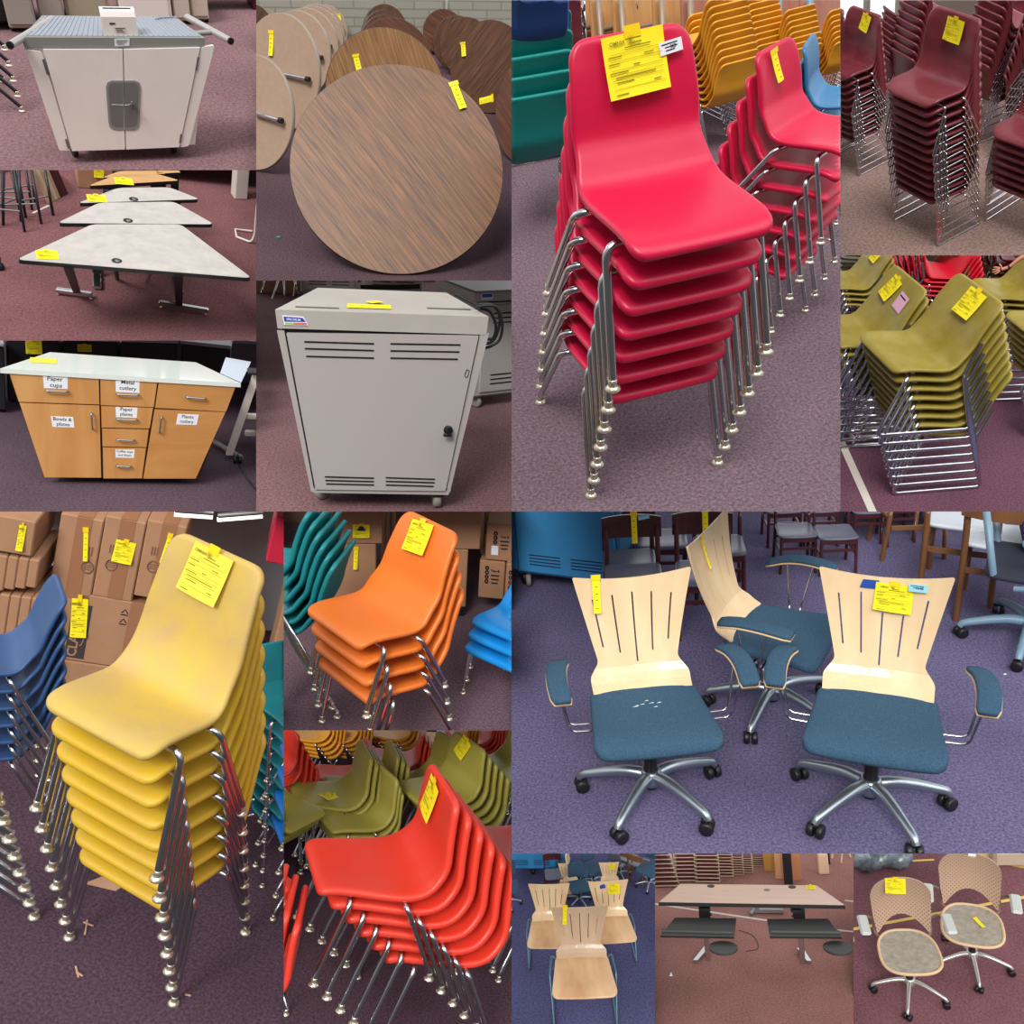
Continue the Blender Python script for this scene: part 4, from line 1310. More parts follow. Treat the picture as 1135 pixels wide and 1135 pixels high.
# small supplies standing on a shelf at the back
shelf_a, shelf_b = B.at(545, 225), B.at(1250, 245)
wS = (shelf_b - shelf_a).length; rS = math.atan2(shelf_b.y - shelf_a.y, shelf_b.x - shelf_a.x)
single('back_table', MB().box(0, .3, .50, wS, .5, .03, .005).box(0, .55, .25, wS, .03, .5), LIGHTTOP, 'long pale back table carrying small coloured supplies', 'table', (shelf_a + shelf_b) / 2, rS)
COLS = [(190, 60, 50), (230, 220, 200), (120, 80, 50), (210, 120, 50), (60, 130, 90), (235, 235, 235), (40, 130, 200), (160, 60, 60), (200, 160, 90), (50, 60, 80), (170, 100, 60), (240, 240, 245)]
SN_ = ['red', 'ivory', 'brown', 'orange', 'green', 'white', 'blue', 'dark red', 'tan', 'navy', 'rust', 'bright white']
for i in range(12):
    f = i / 12
    p = shelf_a.lerp(shelf_b, .06 + f * .9)
    hh = .05 + .035 * ((i * 7) % 4) / 3
    m_ = mat('supply_%d' % i, COLS[i], .5)
    if i % 3 == 1:
        single('supply_jar', MB().lathe([(.03, 0), (.035, .01), (.035, hh * .8), (.02, hh), (.02, hh * 1.1)], 12), m_, 'small %s jar on the back table' % SN_[i], 'jar', (p.x, p.y + .25, .516), 0)
    else:
        single('supply_box', MB().box(0, 0, hh / 2, .09, .07, hh, .004), m_, 'small %s box on the back table' % SN_[i], 'box', (p.x, p.y + .22, .516), .1 * i)
# white desk frame on wheels at the right
t = thing('white_trolley', 'white panel trolley on a grey wheeled foot, right of the wood cabinet', 'trolley', B.at(1040, 540), 0)
o0 = B.at(1040, 540)
def tp_(x, y, z): return B.at(x, y, z) - o0
part('side_panel', MB().hexa([tuple(tp_(x, y, .70)) for x, y in ((975, 150), (1068, 192), (1112, 100), (1000, 80))] + [tuple(tp_(x, y, .72)) for x, y in ((975, 150), (1068, 192), (1112, 100), (1000, 80))]), mat('pale_blue_white_panel', (214, 226, 240), .4), t)
part('upright', MB().hexa([(-.07, -.01, .05), (-.02, -.01, .05), (-.02, .04, .05), (-.07, .04, .05), (.10, -.01, .72), (.15, -.01, .72), (.15, .04, .72), (.10, .04, .72)]), WHITEMET, t)
part('shelf', MB().box(.27, .05, .36, .40, .04, .05, .01).box(.27, .05, .22, .40, .04, .05, .01), WHITEMET, t)
a_, b_ = tp_(950, 455, .05), tp_(1070, 525, .05)
part('foot', MB().tube([a_, b_], .02, 8), mat('warm_grey_foot', (150, 140, 136), .4), t)
caster(t, b_.x - .03, b_.y, 0, .03)
part('black_top', MB().box(.30, -.03, .745, .5, .12, .03, .01), NAVY and DARKC, t)
single('power_cable', MB().tube(catmull([B.at(1060, 560, .01), B.at(1090, 610, .01), B.at(1120, 650, .01), B.at(1160, 690, .01)], 5), .006, 6), BLACK, 'thin dark cable on the carpet at the right of the cutlery bay', 'cable')
wall(-100, 180, 1300, 195, 1.6, mat('hall_wall_dim', (120, 112, 118), .8))

# ================================================================ bay: grey charging cart
B = B5 = Bay('charging', (284, 311, 567, 567), (.0103, .4178, .0053, 3.6899, 424.19, 566.25), (3.9685, 282, 310), 1.15)
floor(carpet('carpet_charging', (128, 96, 98)))
PUTTY = mat('putty_grey_steel', (176, 170, 166), .42, bump=.05, bscale=180)
PUTTYT = mat('putty_grey_top', (184, 180, 172), .4, var=.08, vscale=6)
hw, hb, dep, H, z0, hk = .383, .272, .4498, .7364, .0825, .262
t = thing('charging_cart', 'grey steel charging cart with one tall louvered door and a yellow tag on top', 'cart', (0, 0, 0))
part('body', MB().hexa(tapered_body(hw - .01, hb, dep, H, z0, hk - .01)), GAP, t)
plate('frame_post', [(100, 222), (132, 222), (262, 915), (250, 930)], PUTTY, t, 0, .010)
plate('frame_post', [(992, 235), (1030, 235), (860, 925), (842, 915)], PUTTY, t, 0, .010)
plate('base_rail', [(248, 915), (862, 922), (852, 942), (258, 932)], PUTTY, t, 0, .012)
part('side_panel', MB().hexa([(hb, 0, z0), (hb + .003, 0, z0), (hb * .68 + .003, dep, z0), (hb * .68, dep, z0), (hw - .01, 0, H), (hw - .004, 0, H), (hk - .004, dep, H), (hk - .01, dep, H)]), PUTTY, t)
part('side_panel', MB().hexa([(-hb - .003, 0, z0), (-hb, 0, z0), (-hb * .68, dep, z0), (-hb * .68 - .003, dep, z0), (-hw + .004, 0, H), (-hw + .01, 0, H), (-hk + .01, dep, H), (-hk + .004, dep, H)]), PUTTY, t)
dr = plate('door', [(143, 232), (984, 243), (838, 922), (270, 915)], PUTTY, t, 0, .020)
part('louver', slots([(220, 526, (273, 282)), (222, 526, (303, 312)), (228, 526, (337, 345)), (598, 906, (282, 287)), (598, 902, (313, 318)), (598, 895, (345, 350)),
      (310, 526, (867, 873)), (312, 526, (883, 888)), (316, 526, (898, 903)), (578, 794, (871, 878)), (578, 792, (887, 893)), (578, 788, (903, 909))], -.0195, .0036), GAP, dr)
q = B.on(852, 660, (0, -.02, 0), (0, 1, 0))
part('handle', MB().lathe([(.018, 0), (.018, .008), (.01, .010), (.01, .026)], 16, Matrix.Translation(q) @ Matrix.Rotation(PI / 2, 4, 'X')).box(q.x, q.y - .03, q.z + .004, .018, .014, .044, .005).box(q.x - .004, q.y - .03, q.z - .012, .034, .012, .014, .004), BLACK, dr, 'black turn handle')
a = B.on(935, 395, (0, -.021, 0), (0, 1, 0)); b = B.on(928, 430, (0, -.021, 0), (0, 1, 0))
part('label_holder', MB().tube(fillet([a, a + Vector((.010, 0, -.004)), b + Vector((.008, 0, 0)), b, b + Vector((-.003, 0, .01)), a], .004), .0015, 5), BLACK, dr)
# lid
lid = part('lid', MB().hexa([(-hw - .004, -.012, H + .004), (hw + .004, -.012, H + .004), (hk + .0, dep, H + .004), (-hk, dep, H + .004), (-hw - .010, -.014, H + .073), (hw + .010, -.014, H + .073), (hk + .004, dep, H + .073), (-hk - .004, dep, H + .073)]), PUTTYT, t)
zt_ = H + .074
sl = MB()
for pts in (((180, 121), (372, 124)), ((760, 127), (950, 130))):
    p, q = B.at(*pts[0], zt_), B.at(*pts[1], zt_)
    sl.box(0, 0, 0, (q - p).length, .018, .002, M=Matrix.Translation(tuple((p + q) / 2)))
part('vent_slot', sl, mat('slot_shadow', (88, 84, 76), .8), lid)
st_ = plate('maker_sticker', [(122, 156), (216, 163), (238, 201), (130, 199)], WHITEP, t, -.0148, .001, 'white, blue, green and red maker sticker')
plate('blue_field', [(128, 162), (212, 168), (226, 186), (132, 184)], mat('sticker_blue', (40, 70, 170), .5), st_, -.016, .0006)
plate('green_field', [(134, 188), (168, 189), (170, 197), (136, 196)], mat('sticker_green', (150, 205, 110), .5), st_, -.016, .0006)
plate('red_field', [(170, 189), (228, 190), (233, 199), (172, 197)], mat('sticker_red', (225, 110, 100), .5), st_, -.016, .0006)
p = B.on(172, 176, (0, -.0172, 0), (0, 1, 0))
part('printed_text', text_mb('SPECTRUM', .0105, None, frame(p, (1, 0, -.03), (0, 0, 1)), bold=.0003), WHITEP, st_)
g = B.at(505, 118, zt_)
tag(t, (g.x, g.y + .03, zt_ + .001), (1, 0, 0), (0, 1, 0), .165, .075, .0, 'plain', .002, curl=0)
g = B.at(528, 103, zt_)
tag(t, (g.x - .01, g.y + .012, zt_ + .004), (1, .3, 0), (-.3, 1, 0), .055, .05, .2, 'plain', .002, curl=.002)
for x, y, kd in ((302, 975, 0), (800, 1010, 1)):
    q = B.at(x, y)
    c_ = caster(t, q.x, q.y + .03, 0, .043, CHROME, mat('grey_rubber_wheel', (150, 146, 140), .6), -.7 if kd == 0 else .1, kind='one')
    if kd: part('brake', MB().box(q.x + .005, q.y + .0, .072, .05, .04, .025, .006), BLACK, c_)
for sx in (-1, 1):
    caster(t, sx * .15, dep - .05, 0, .043, CHROME, None, kind='one')
cab = MB()
for i, pts in enumerate((((975, 118), (1060, 118), (1090, 190), (1080, 260), (1045, 290), (1015, 300)), ((985, 108), (1050, 112), (1080, 170), (1062, 250), (1030, 280), (1010, 268)), ((990, 125), (1035, 140), (1062, 200), (1052, 255), (1020, 262)), ((880, 66), (920, 84), (975, 112)))):
    pp = [B.on(x, y, (0, .05 + .012 * i, 0), (0, 1, 0)) for x, y in pts]
    cab.tube(catmull(pp, 6), .006, 8)
single('black_cable', cab, BLACK, 'coiled black power cord hanging at the right of the tagged grey cart', 'cord')
def small_cart(loc, rz, sc, label, sticker_=True, w=.8, h=.82):
    t = thing('charging_cart', label, 'cart', loc, rz, 'grey carts behind the nearest one', sc)
    part('body', MB().box(0, .3, h / 2 + .1, w, .6, h, .012), PUTTY, t)
    part('lid', MB().box(0, .3, h + .13, w * 1.04, .64, .08, .012), PUTTYT, t)
    d_ = part('door', MB().box(0, -.008, h / 2 + .1, w * .88, .014, h * .9, .004), PUTTY, t)
    lv = MB()
    for i in range(3):
        for sx in (-1, 1): lv.box(sx * w * .2, -.016, .2 + .035 * i, w * .3, .003, .010).box(sx * w * .2, -.016, h - .0 - .035 * i, w * .3, .003, .010)
    for i in range(3):
        for yy in (.16, .44): lv.box(w / 2 + .001, yy, .2 + .035 * i, .003, .2, .010).box(-w / 2 - .001, yy, .2 + .035 * i, .003, .2, .010)
    part('louver', lv, GAP, d_)
    part('seam', MB().box(0, -.002, h + .085, w * .96, .004, .012), GAP, t)
    if sticker_:
        s_ = part('maker_sticker', MB().box(-w * .42, -.022, h + .13, .1, .002, .045), WHITEP, t)
        part('blue_field', MB().box(-w * .42, -.0235, h + .137, .085, .001, .024), mat('sticker_blue', (40, 70, 170), .5), s_)
    for sx in (-1, 1):
        for y in (.06, .54):
            caster(t, sx * w * .42, y, 0, .045, CHROME, mat('grey_rubber_wheel', (150, 146, 140), .6), .4, kind='one')
    return t
small_cart(B.at(952, 575) + Vector((.36 * math.cos(.42), .36 * math.sin(.42), 0)), .42, .72, 'grey cart standing at an angle behind the nearest cart, right', True, w=1.0, h=.74)
small_cart(B.at(1180, 330), .3, .7, 'grey cart at the far right edge, seen past the cord')
small_cart(B.at(330, 96), .05, .7, 'grey cart behind the nearest cart, left', False, w=.66, h=.62)
small_cart(B.at(610, 110), .05, .7, 'grey cart behind the nearest cart, middle, with a black handle bar', w=.70, h=.62)
single('handle_bar', MB().tube([B.at(465, 34, .35), B.at(725, 30, .35)], .018, 10), BLACK, 'black push handle bar behind the grey cart top', 'handle')
SBX = spec('bluefar', 'blue plastic chair', (.2, .2, .43, .2, .15, .19, .26, .8), (.24, .2, .28), 'tube', BRIGHT, t=.024)
for i, (x, y) in enumerate(((95, 72), (140, 60), (60, 60))):
    shell_chair(SBX, 'blue plastic chair far away, %s of three at the top left' % ['right', 'middle', 'left'][i], B.at(x, y), 2.4 + .4 * i, 'far blue chairs in the grey cart bay', .6, True)
single('far_cabinet', MB().box(0, .2, .3, .8, .4, .6, .01), CARD, 'brown box behind the far blue chairs', 'box', B.at(60, 62), 0)
wall(-100, 10, 1200, 10, 1.6, mat('hall_wall_dim', (120, 112, 118), .8))
# ================================================================ bay: round tables
B = B4 = Bay('round', (284, 0, 567, 311), (0, .42, 0, 5.15, 447.0, 303.0), (3.636, 282, 0))
floor(carpet('carpet_round', (80, 62, 68)))
def rwood(name, light, dark, ang):
    return wood(name, light, dark, .42, (1.0, 22.0, 1.0), 80.0, (0, 0, ang), .05)
WAL = rwood('walnut_diag', (136, 88, 46), (72, 43, 20), math.radians(38))
WAL2 = rwood('oak_laminate_far', (168, 128, 86), (122, 82, 50), math.radians(15))
WAL3 = rwood('dark_walnut', (116, 80, 58), (70, 44, 32), math.radians(-35))
WAL4 = rwood('rosy_walnut', (118, 76, 56), (74, 42, 32), math.radians(60))
CHIPB = mat('particle_board_underside', (176, 148, 126), .75, var=.10, vscale=30)
RIM = mat('brown_rim', (70, 48, 36), .5)
RIMG = mat('pale_rim', (150, 140, 128), .4)
def disc(cx, cy, rx, ry, m, label, side=1, under=False, tg=None, leg=None, lean=None, rim=None, grow=1.0):
    """round tabletop standing on edge: centre and half sizes as seen, side gives which way it turns"""
    foot = B.at(cx, cy + ry)
    o, d = B.ray(cx, cy)
    le = math.atan2(-d.z, math.hypot(d.x, d.y)) if lean is None else lean
    sc = B.zpm(foot + Vector((0, 0, .3)))
    R = ry / sc * grow
    yaw = math.acos(min(1, rx / ry)) * side - math.atan2(d.x, d.y)
    t = thing('round_table', label, 'table', foot, 0, 'round tables standing on edge')
    M = Matrix.Rotation(yaw, 4, 'Z') @ Matrix.Rotation(-le, 4, 'X') @ Matrix.Translation((0, 0, R)) @ Matrix.Rotation(PI / 2, 4, 'X')
    body = part('tabletop', MB().lathe([(R - .006, -.014), (R - .001, -.010), (R, 0), (R - .001, .010), (R - .005, .0135)], 96).mesh('tabletop', rim or (RIMG if under else RIM)), None, t)
    body.matrix_basis = M
    f = part('laminate_face', MB().lathe([(R - .004, .0125), (R - .004, .0145)], 96).mesh('laminate_face', m), None, t)
    f.matrix_basis = M
    if under:
        for a in (leg or [0]):
            lg = part('leg', MB().tube([(0, 0, .03), (R * .78, .0, .05)], .014, 10).mesh('leg', CHROME), None, t)
            lg.matrix_basis = M @ Matrix.Rotation(a, 4, 'Z')
            cp = part('foot_cap', MB().tube([(R * .76, 0, .05), (R * .84, 0, .05)], .019, 10).mesh('foot_cap', BLACK), None, lg)
    if tg:
        x, y, w, h, ro = tg
        n = M.to_3x3() @ Vector((0, 0, 1)); c = M @ Vector((0, 0, .0145))
        p = B.on(x, y, foot + c, n) - foot
        tag(t, p, M.to_3x3() @ Vector((1, 0, 0)), M.to_3x3() @ Vector((0, 1, 0)), w, h, ro, 'strip', .001)
    return t
disc(585, 688, 426, 421, WAL, 'large walnut round tabletop in front, yellow strip at its upper right', 1, tg=(803, 338, .045, .155, .34), lean=.70, grow=1.055)
disc(550, 402, 238, 244, WAL2, 'lighter oak round tabletop right behind the large front one', 1, tg=(408, 224, .04, .11, .15))
disc(563, 262, 158, 157, WAL4, 'dark walnut round tabletop, third in the middle row', 1)
disc(550, 215, 112, 128, WAL3, 'dark walnut round tabletop, fourth in the middle row', 1)
disc(545, 185, 100, 118, WAL3, 'walnut round tabletop, fifth in the middle row', 1)
disc(545, 155, 92, 112, WAL3, 'walnut round tabletop, last of the middle row by the wall', 1)
WHs = 'tan underside of a round table, %s in the left row'
for i, (cx, cy, rx, ry, tg) in enumerate(((-15, 465, 143, 216, None), (92, 310, 146, 217, (68, 130, .045, .16, .12)), (170, 236, 126, 160, (150, 105, .045, .13, .3)), (212, 200, 124, 138, (222, 85, .04, .11, -.15)), (245, 172, 116, 120, (270, 72, .04, .09, .3)), (262, 150, 122, 108, (308, 60, .03, .08, .3)), (290, 132, 112, 92, (340, 58, .03, .06, .1)))):
    disc(cx, cy, min(rx, ry * .995), ry, CHIPB, WHs % ['nearest, cut by the edge', 'second', 'third', 'fourth', 'fifth', 'sixth', 'farthest'][i], -1, True, tg, [.03 + .02 * i])
disc(30, 140, 75, 100, WAL3, 'brown tabletop showing behind the left row', 1)
disc(1075, 448, 152, 222, WAL4, 'dark walnut tabletop cut by the right edge', -1, tg=(960, 395, .045, .13, -1.15))
disc(928, 285, 160, 170, WAL3, 'shiny dark walnut tabletop in the right row, yellow strip on it', -1, tg=(840, 174, .04, .1, .25))
disc(815, 185, 104, 100, WAL3, 'walnut tabletop, third in the right row', -1)
disc(850, 200, 112, 108, WAL3, 'walnut tabletop leaning behind the shiny one', -1)
disc(762, 140, 86, 84, WAL4, 'walnut tabletop, farthest in the right row', -1)
single('green_scrap', MB().prism([(-.012, -.01), (.01, -.014), (.014, .008), (0, .016), (-.01, .006)], .001, .006), TEAL, 'tiny green scrap on the dark carpet', 'scrap', B.at(96, 958))
BRK = bpy.data.materials.new('painted_brick'); BRK.use_nodes = True
nt = BRK.node_tree; b_ = nt.nodes['Principled BSDF']; b_.inputs['Roughness'].default_value = .7
bk = nt.nodes.new('ShaderNodeTexBrick'); bk.inputs['Color1'].default_value = lin((178, 174, 160)) + (1,); bk.inputs['Color2'].default_value = lin((170, 166, 152)) + (1,); bk.inputs['Mortar'].default_value = lin((148, 144, 130)) + (1,)
bk.inputs['Scale'].default_value = 1; bk.inputs['Brick Width'].default_value = .3; bk.inputs['Row Height'].default_value = .08; bk.inputs['Mortar Size'].default_value = .008
tc = nt.nodes.new('ShaderNodeTexCoord'); mp = nt.nodes.new('ShaderNodeMapping'); mp.inputs['Rotation'].default_value = (PI / 2, 0, 0)
nt.links.new(tc.outputs['Object'], mp.inputs[0]); nt.links.new(mp.outputs[0], bk.inputs['Vector']); nt.links.new(bk.outputs[0], b_.inputs['Base Color'])
wall(0, 212, 1100, 212, 2.4, BRK)
q = B.at(772, 212)
single('electric_conduit', MB().tube([q + Vector((0, -.02, .2)), q + Vector((0, -.02, 1.6))], .012, 8), mat('grey_conduit', (140, 136, 124), .5), 'thin grey conduit on the painted brick wall', 'pipe')

# ================================================================ orange and coral chairs
B = BO2 = Bay('orange', (314.5, 567, 567, 809.5), (-.9653, .5829, -.0046, 4.3758, 421.76, 810.02), (1135 / 256, 312, 566), .86)
floor(carpet('carpet_orange', (112, 90, 100)))
ORG = plastic('orange_plastic', (232, 118, 36), .36, rgb2=(228, 124, 56), var=.1, vscale=3)
SOR = spec('orng', 'orange plastic chair', (.232, .212, .346, .246, .152, .205, .335, .74), (.236, .183, .249), 'tube', ORG, t=.030, out=.02, waist=.0, rt=.06)
s10 = stack(SOR, 4, (0, 0, 0), 0, 'the orange stack', (.018, .0961))
shell_tag(s10[3], SOR, x=-.03, w=.155, h=.15, rot=.10, down=.02)
yaw10 = .9653
STL = spec('tealt', 'teal plastic chair', (.21, .21, .43, .22, .15, .19, .28, .80), (.23, .22, .30), 'tube', plastic('deep_teal_plastic', (20, 128, 134), .4), t=.024)
stack(STL, 6, (-.60, -.13, 0), -.85, 'the teal stack at the left', (.024, .050), sc=1.0)
SLB = spec('ltblue', 'sky blue plastic chair', (.232, .212, .346, .246, .152, .205, .335, .74), (.236, .183, .249), 'tube', plastic('sky_blue_plastic', (20, 142, 222), .36), t=.030, out=.02, waist=0)
stack(SLB, 3, (.135, .718, 0), .164, 'the sky blue stack', (-.0286, .0833), sc=.809)
yw = yaw10
ex = Vector((math.cos(yw), math.sin(yw), 0)); ey = Vector((-math.sin(yw), math.cos(yw), 0))
g10 = 'cartons behind the orange chairs'
def bigcarton(x, y, z, w, d, h, label, rz=None):
    return carton(B.at(x, y), rz if rz is not None else yw, w, d, h, label, g10, strip=False) if z == 0 else carton(B.at(x, y) + Vector((0, 0, z)), rz if rz is not None else yw, w, d, h, label, g10, strip=False)
NY = Vector((-math.sin(yw), math.cos(yw), 0))
gy = g10
c, w, d, h = carton2(170, 462, 520, 165, 520, .45, 'big cardboard carton with a yellow strip, lower left', strip=False)
box_tag(c, w, d, h, w * .17, h * .95, w * .07, h * .28, -.03, 'strip')
c, w, d, h = carton2(120, 496, 162, -10, 520, .45, 'big cardboard carton with a yellow sign on the lower left carton', strip=False)
box_tag(c, w, d, h, w * .22, h * .56, w * .22, h * .36)
part('printed_mark', MB().box(w * .22, -d / 2 - .012, h * .42, w * .11, .002, h * .05).tube([(w * .19, -d / 2 - .012, h * .46), (w * .22, -d / 2 - .012, h * .49), (w * .25, -d / 2 - .012, h * .46)], .008, 6), INKK, c)
c, w, d, h = carton2(600, 905, 475, 192, 520, .4, 'big cardboard carton right behind the orange stack', strip=False)
single('pallet', MB().box(0, .2, .03, w * .9, .4, .05), GAP, 'dark pallet edge under the carton behind the orange stack', 'pallet', B.at(760, 520), yw)
c, w, d, h = carton2(600, 975, 190, -10, 520, .4, 'big cardboard carton topping the one behind the orange stack', strip=False)
def knots(c, w, d, h, x, zs_):
    for z_ in zs_:
        part('printed_text', MB().tube([Vector((x + w * .055 * math.cos(a_ * PI / 6), -d / 2 - .003, z_ * h + h * .04 * math.sin(a_ * PI / 6))) for a_ in range(12)], w * .03, 5, closed=True), INKK, c)
def lines_(c, w, d, h, x, z_):
    mb = text_mb('You &', h * .085, None, frame((x, -d / 2 - .003, z_ * h), (1, 0, 0), (0, 0, 1)), bold=.001)
    for k in range(3): mb.box(x, -d / 2 - .003, h * (z_ - .12 - .10 * k), w * (.34 - .04 * k), .002, h * .035)
    part('printed_text', mb, INKK, c)
yk, yw = yw, yw - .22
NY = Vector((-math.sin(yw), math.cos(yw), 0))
c, w, d, h = carton2(965, 1090, 432, 248, 432, .3, 'upright printed carton, lower of the two at the right', strip=False)
knots(c, w, d, h, -w * .2, (.82, .7, .58, .46)); lines_(c, w, d, h, w * .12, .75)
c, w, d, h = carton2(1000, 1130, 246, 65, 432, .3, 'upright printed carton with a white label, upper of the two', strip=False)
knots(c, w, d, h, -w * .15, (.74, .62, .5)); lines_(c, w, d, h, w * .2, .66)
part('shipping_label', MB().box(-w * .15, -d / 2 - .004, h * .28, w * .26, .002, h * .25), WHITEP, c)
c, w, d, h = carton2(1092, 1180, 470, 262, 470, .3, 'narrow printed carton cut by the right edge', strip=False)
knots(c, w, d, h, -w * .25, (.8, .68, .56, .44, .32))
yw = yk; NY = Vector((-math.sin(yw), math.cos(yw), 0))
c, w, d, h = carton2(985, 1085, 245, -20, 240, .4, 'far cardboard carton with small yellow tags, upper right', strip=False)
box_tag(c, w, d, h, -w * .2, h * .88, w * .2, h * .12); box_tag(c, w, d, h, -w * .35, h * .48, w * .12, h * .18, 0, 'strip')
c, w, d, h = carton2(1087, 1190, 245, -20, 235, .4, 'far cardboard carton in the upper right corner', strip=False)
knots(c, w, d, h, w * -.1, (.86,)); box_tag(c, w, d, h, -w * .38, h * .92, w * .1, h * .14, 0, 'strip')
for i, x in enumerate((490, 512, 540)):
    c, w, d, h = carton2(x, x + 18, 240 + 60 * (i == 0), -10, 260, .1, 'pale wooden slat frame between the cartons, %s' % ['left', 'middle', 'right'][i], strip=False)
    c.name = 'wooden_pallet'; c['category'] = 'pallet'
    for o in c.children_recursive: o.data.materials.clear(); o.data.materials.append(mat('pale_pine', (208, 178, 140), .7))
wall(-200, 60, 1300, 60, 2.6, mat('hall_wall_brownish', (128, 100, 86), .8))

B = BR = Bay('coral', (314.5, 809.5, 567, 1200), (-1.2287, .6270, .2220, 4.0528, 454.98, 1118.19), (889 / 256, 312, 808), .82)
floor(carpet('carpet_coral', (84, 62, 72)))
COR = plastic('coral_red_plastic', (224, 56, 38), .36, rgb2=(222, 70, 54), var=.1, vscale=3)
SCO = spec('coral', 'coral red plastic chair', (.200, .244, .383, .250, .225, .205, .262, .778), (.225, .20, .288), 'tube', COR, t=.034, out=.016, waist=.0, bow=.03, dish=.004)
s11 = stack(SCO, 6, (0, 0, 0), .07, 'the big front coral stack', (.0669, .062))
shell_tag(s11[5], SCO, x=-.03, w=.13, h=.17, rot=-.2, down=.02)
OL2 = plastic('moss_olive_plastic', (164, 154, 70), .4)
SOL = dict(SCO, key='moss', m=OL2, what='olive plastic chair'); SCR = dict(SCO, key='corb', what='coral red plastic chair')
SGO = dict(SCO, key='gold2', m=GOLD, what='golden plastic chair')
r_ = stack(SOL, 4, (-1.278, -.218, 0), .106, 'the front olive stack', (.0531, .0423), sc=.721)
g_ = tag(r_[3], (.05, .06, .41), (1, .3, 0), (-.3, 1, 0), .11, .13, .3, 'full', .004)
stack(SOL, 3, (-1.45, -.05, 0), .05, 'the olive stack peeking behind it', (.0531, .0423), sc=.70)
stack(SOL, 3, (-1.089, -.157, 0), .366, 'the half-nested olive stack', (.0406, .0643), sc=.670)
r_ = stack(SOL, 5, (-1.269, .492, 0), .413, 'the olive stack with slanting tag', (.0827, .0682), sc=.738)
shell_tag(r_[4], SOL, x=-.0, w=.12, h=.17, rot=-.4, down=-.01)
stack(SOL, 4, (-1.52, .36, 0), .413, 'the olive stack left of that', (.05, .05), sc=.70)
stack(SOL, 4, B.at(830, 400), .40, 'the olive corner stack', (.05, .05), sc=.85)
r_ = stack(SCR, 5, (-1.853, .303, 0), -.159, 'the small coral stack with a tag', (.0564, .0620), sc=.554)
shell_tag(r_[4], SCR, x=0, w=.07, h=.13, rot=0, down=.01)
stack(SCR, 5, (-1.461, -.546, 0), .423, 'the coral stack at the upper left', (.0749, .1003), sc=.567)
stack(SCR, 3, (-1.75, -.12, 0), .0, 'the low coral stack among gold', (.05, .05), sc=.56)
SIM = dict(simple=True)
stack(SGO, 5, B.at(110, 190), .1, 'the top left golden stack', (.05, .05), sc=.55, **SIM)
stack(SGO, 5, B.at(215, 190), .1, 'the second golden stack', (.05, .05), sc=.55, **SIM)
stack(SGO, 5, B.at(420, 180), .1, 'the top middle golden stack', (.05, .05), sc=.55, **SIM)
stack(SCR, 5, B.at(340, 140), .1, 'the far top coral stack', (.05, .05), sc=.52, **SIM)
stack(SGO, 4, B.at(625, 190), .1, 'the far right golden stack', (.05, .05), sc=.55, **SIM)
stack(SCR, 5, B.at(730, 190), .1, 'the far right coral stack', (.05, .05), sc=.55, **SIM)
stack(SOL, 4, B.at(380, 120), .1, 'the far top olive stack', (.05, .05), sc=.5, **SIM)
stack(SCR, 6, B.at(905, 870), .05, 'the coral stack at the right', (.05, .062), sc=.86)
stack(SCR, 2, B.at(-330, 960), 2.3, 'the pair seen from behind at left', (.02, .06), sc=1.1)
stack(SOL, 3, B.at(-100, 560), 2.4, 'the olive group at the left', (.04, .06), sc=.8)
stack(SCR, 3, B.at(-230, 1190), -.2, 'the chairs at the lower left', (.06, .05), sc=.8)
wall(-200, 30, 1100, 60, 2.6, mat('hall_wall_dim_red', (92, 66, 70), .8))
for i, x in enumerate((180, 600)):
    single('white_sheet', MB().box(0, 0, .35, .22, .02, .8, .01), WHITEP, 'white sheet hanging at the back, %s' % ('left' if i == 0 else 'right'), 'sheet', B.at(x, 90), 0)
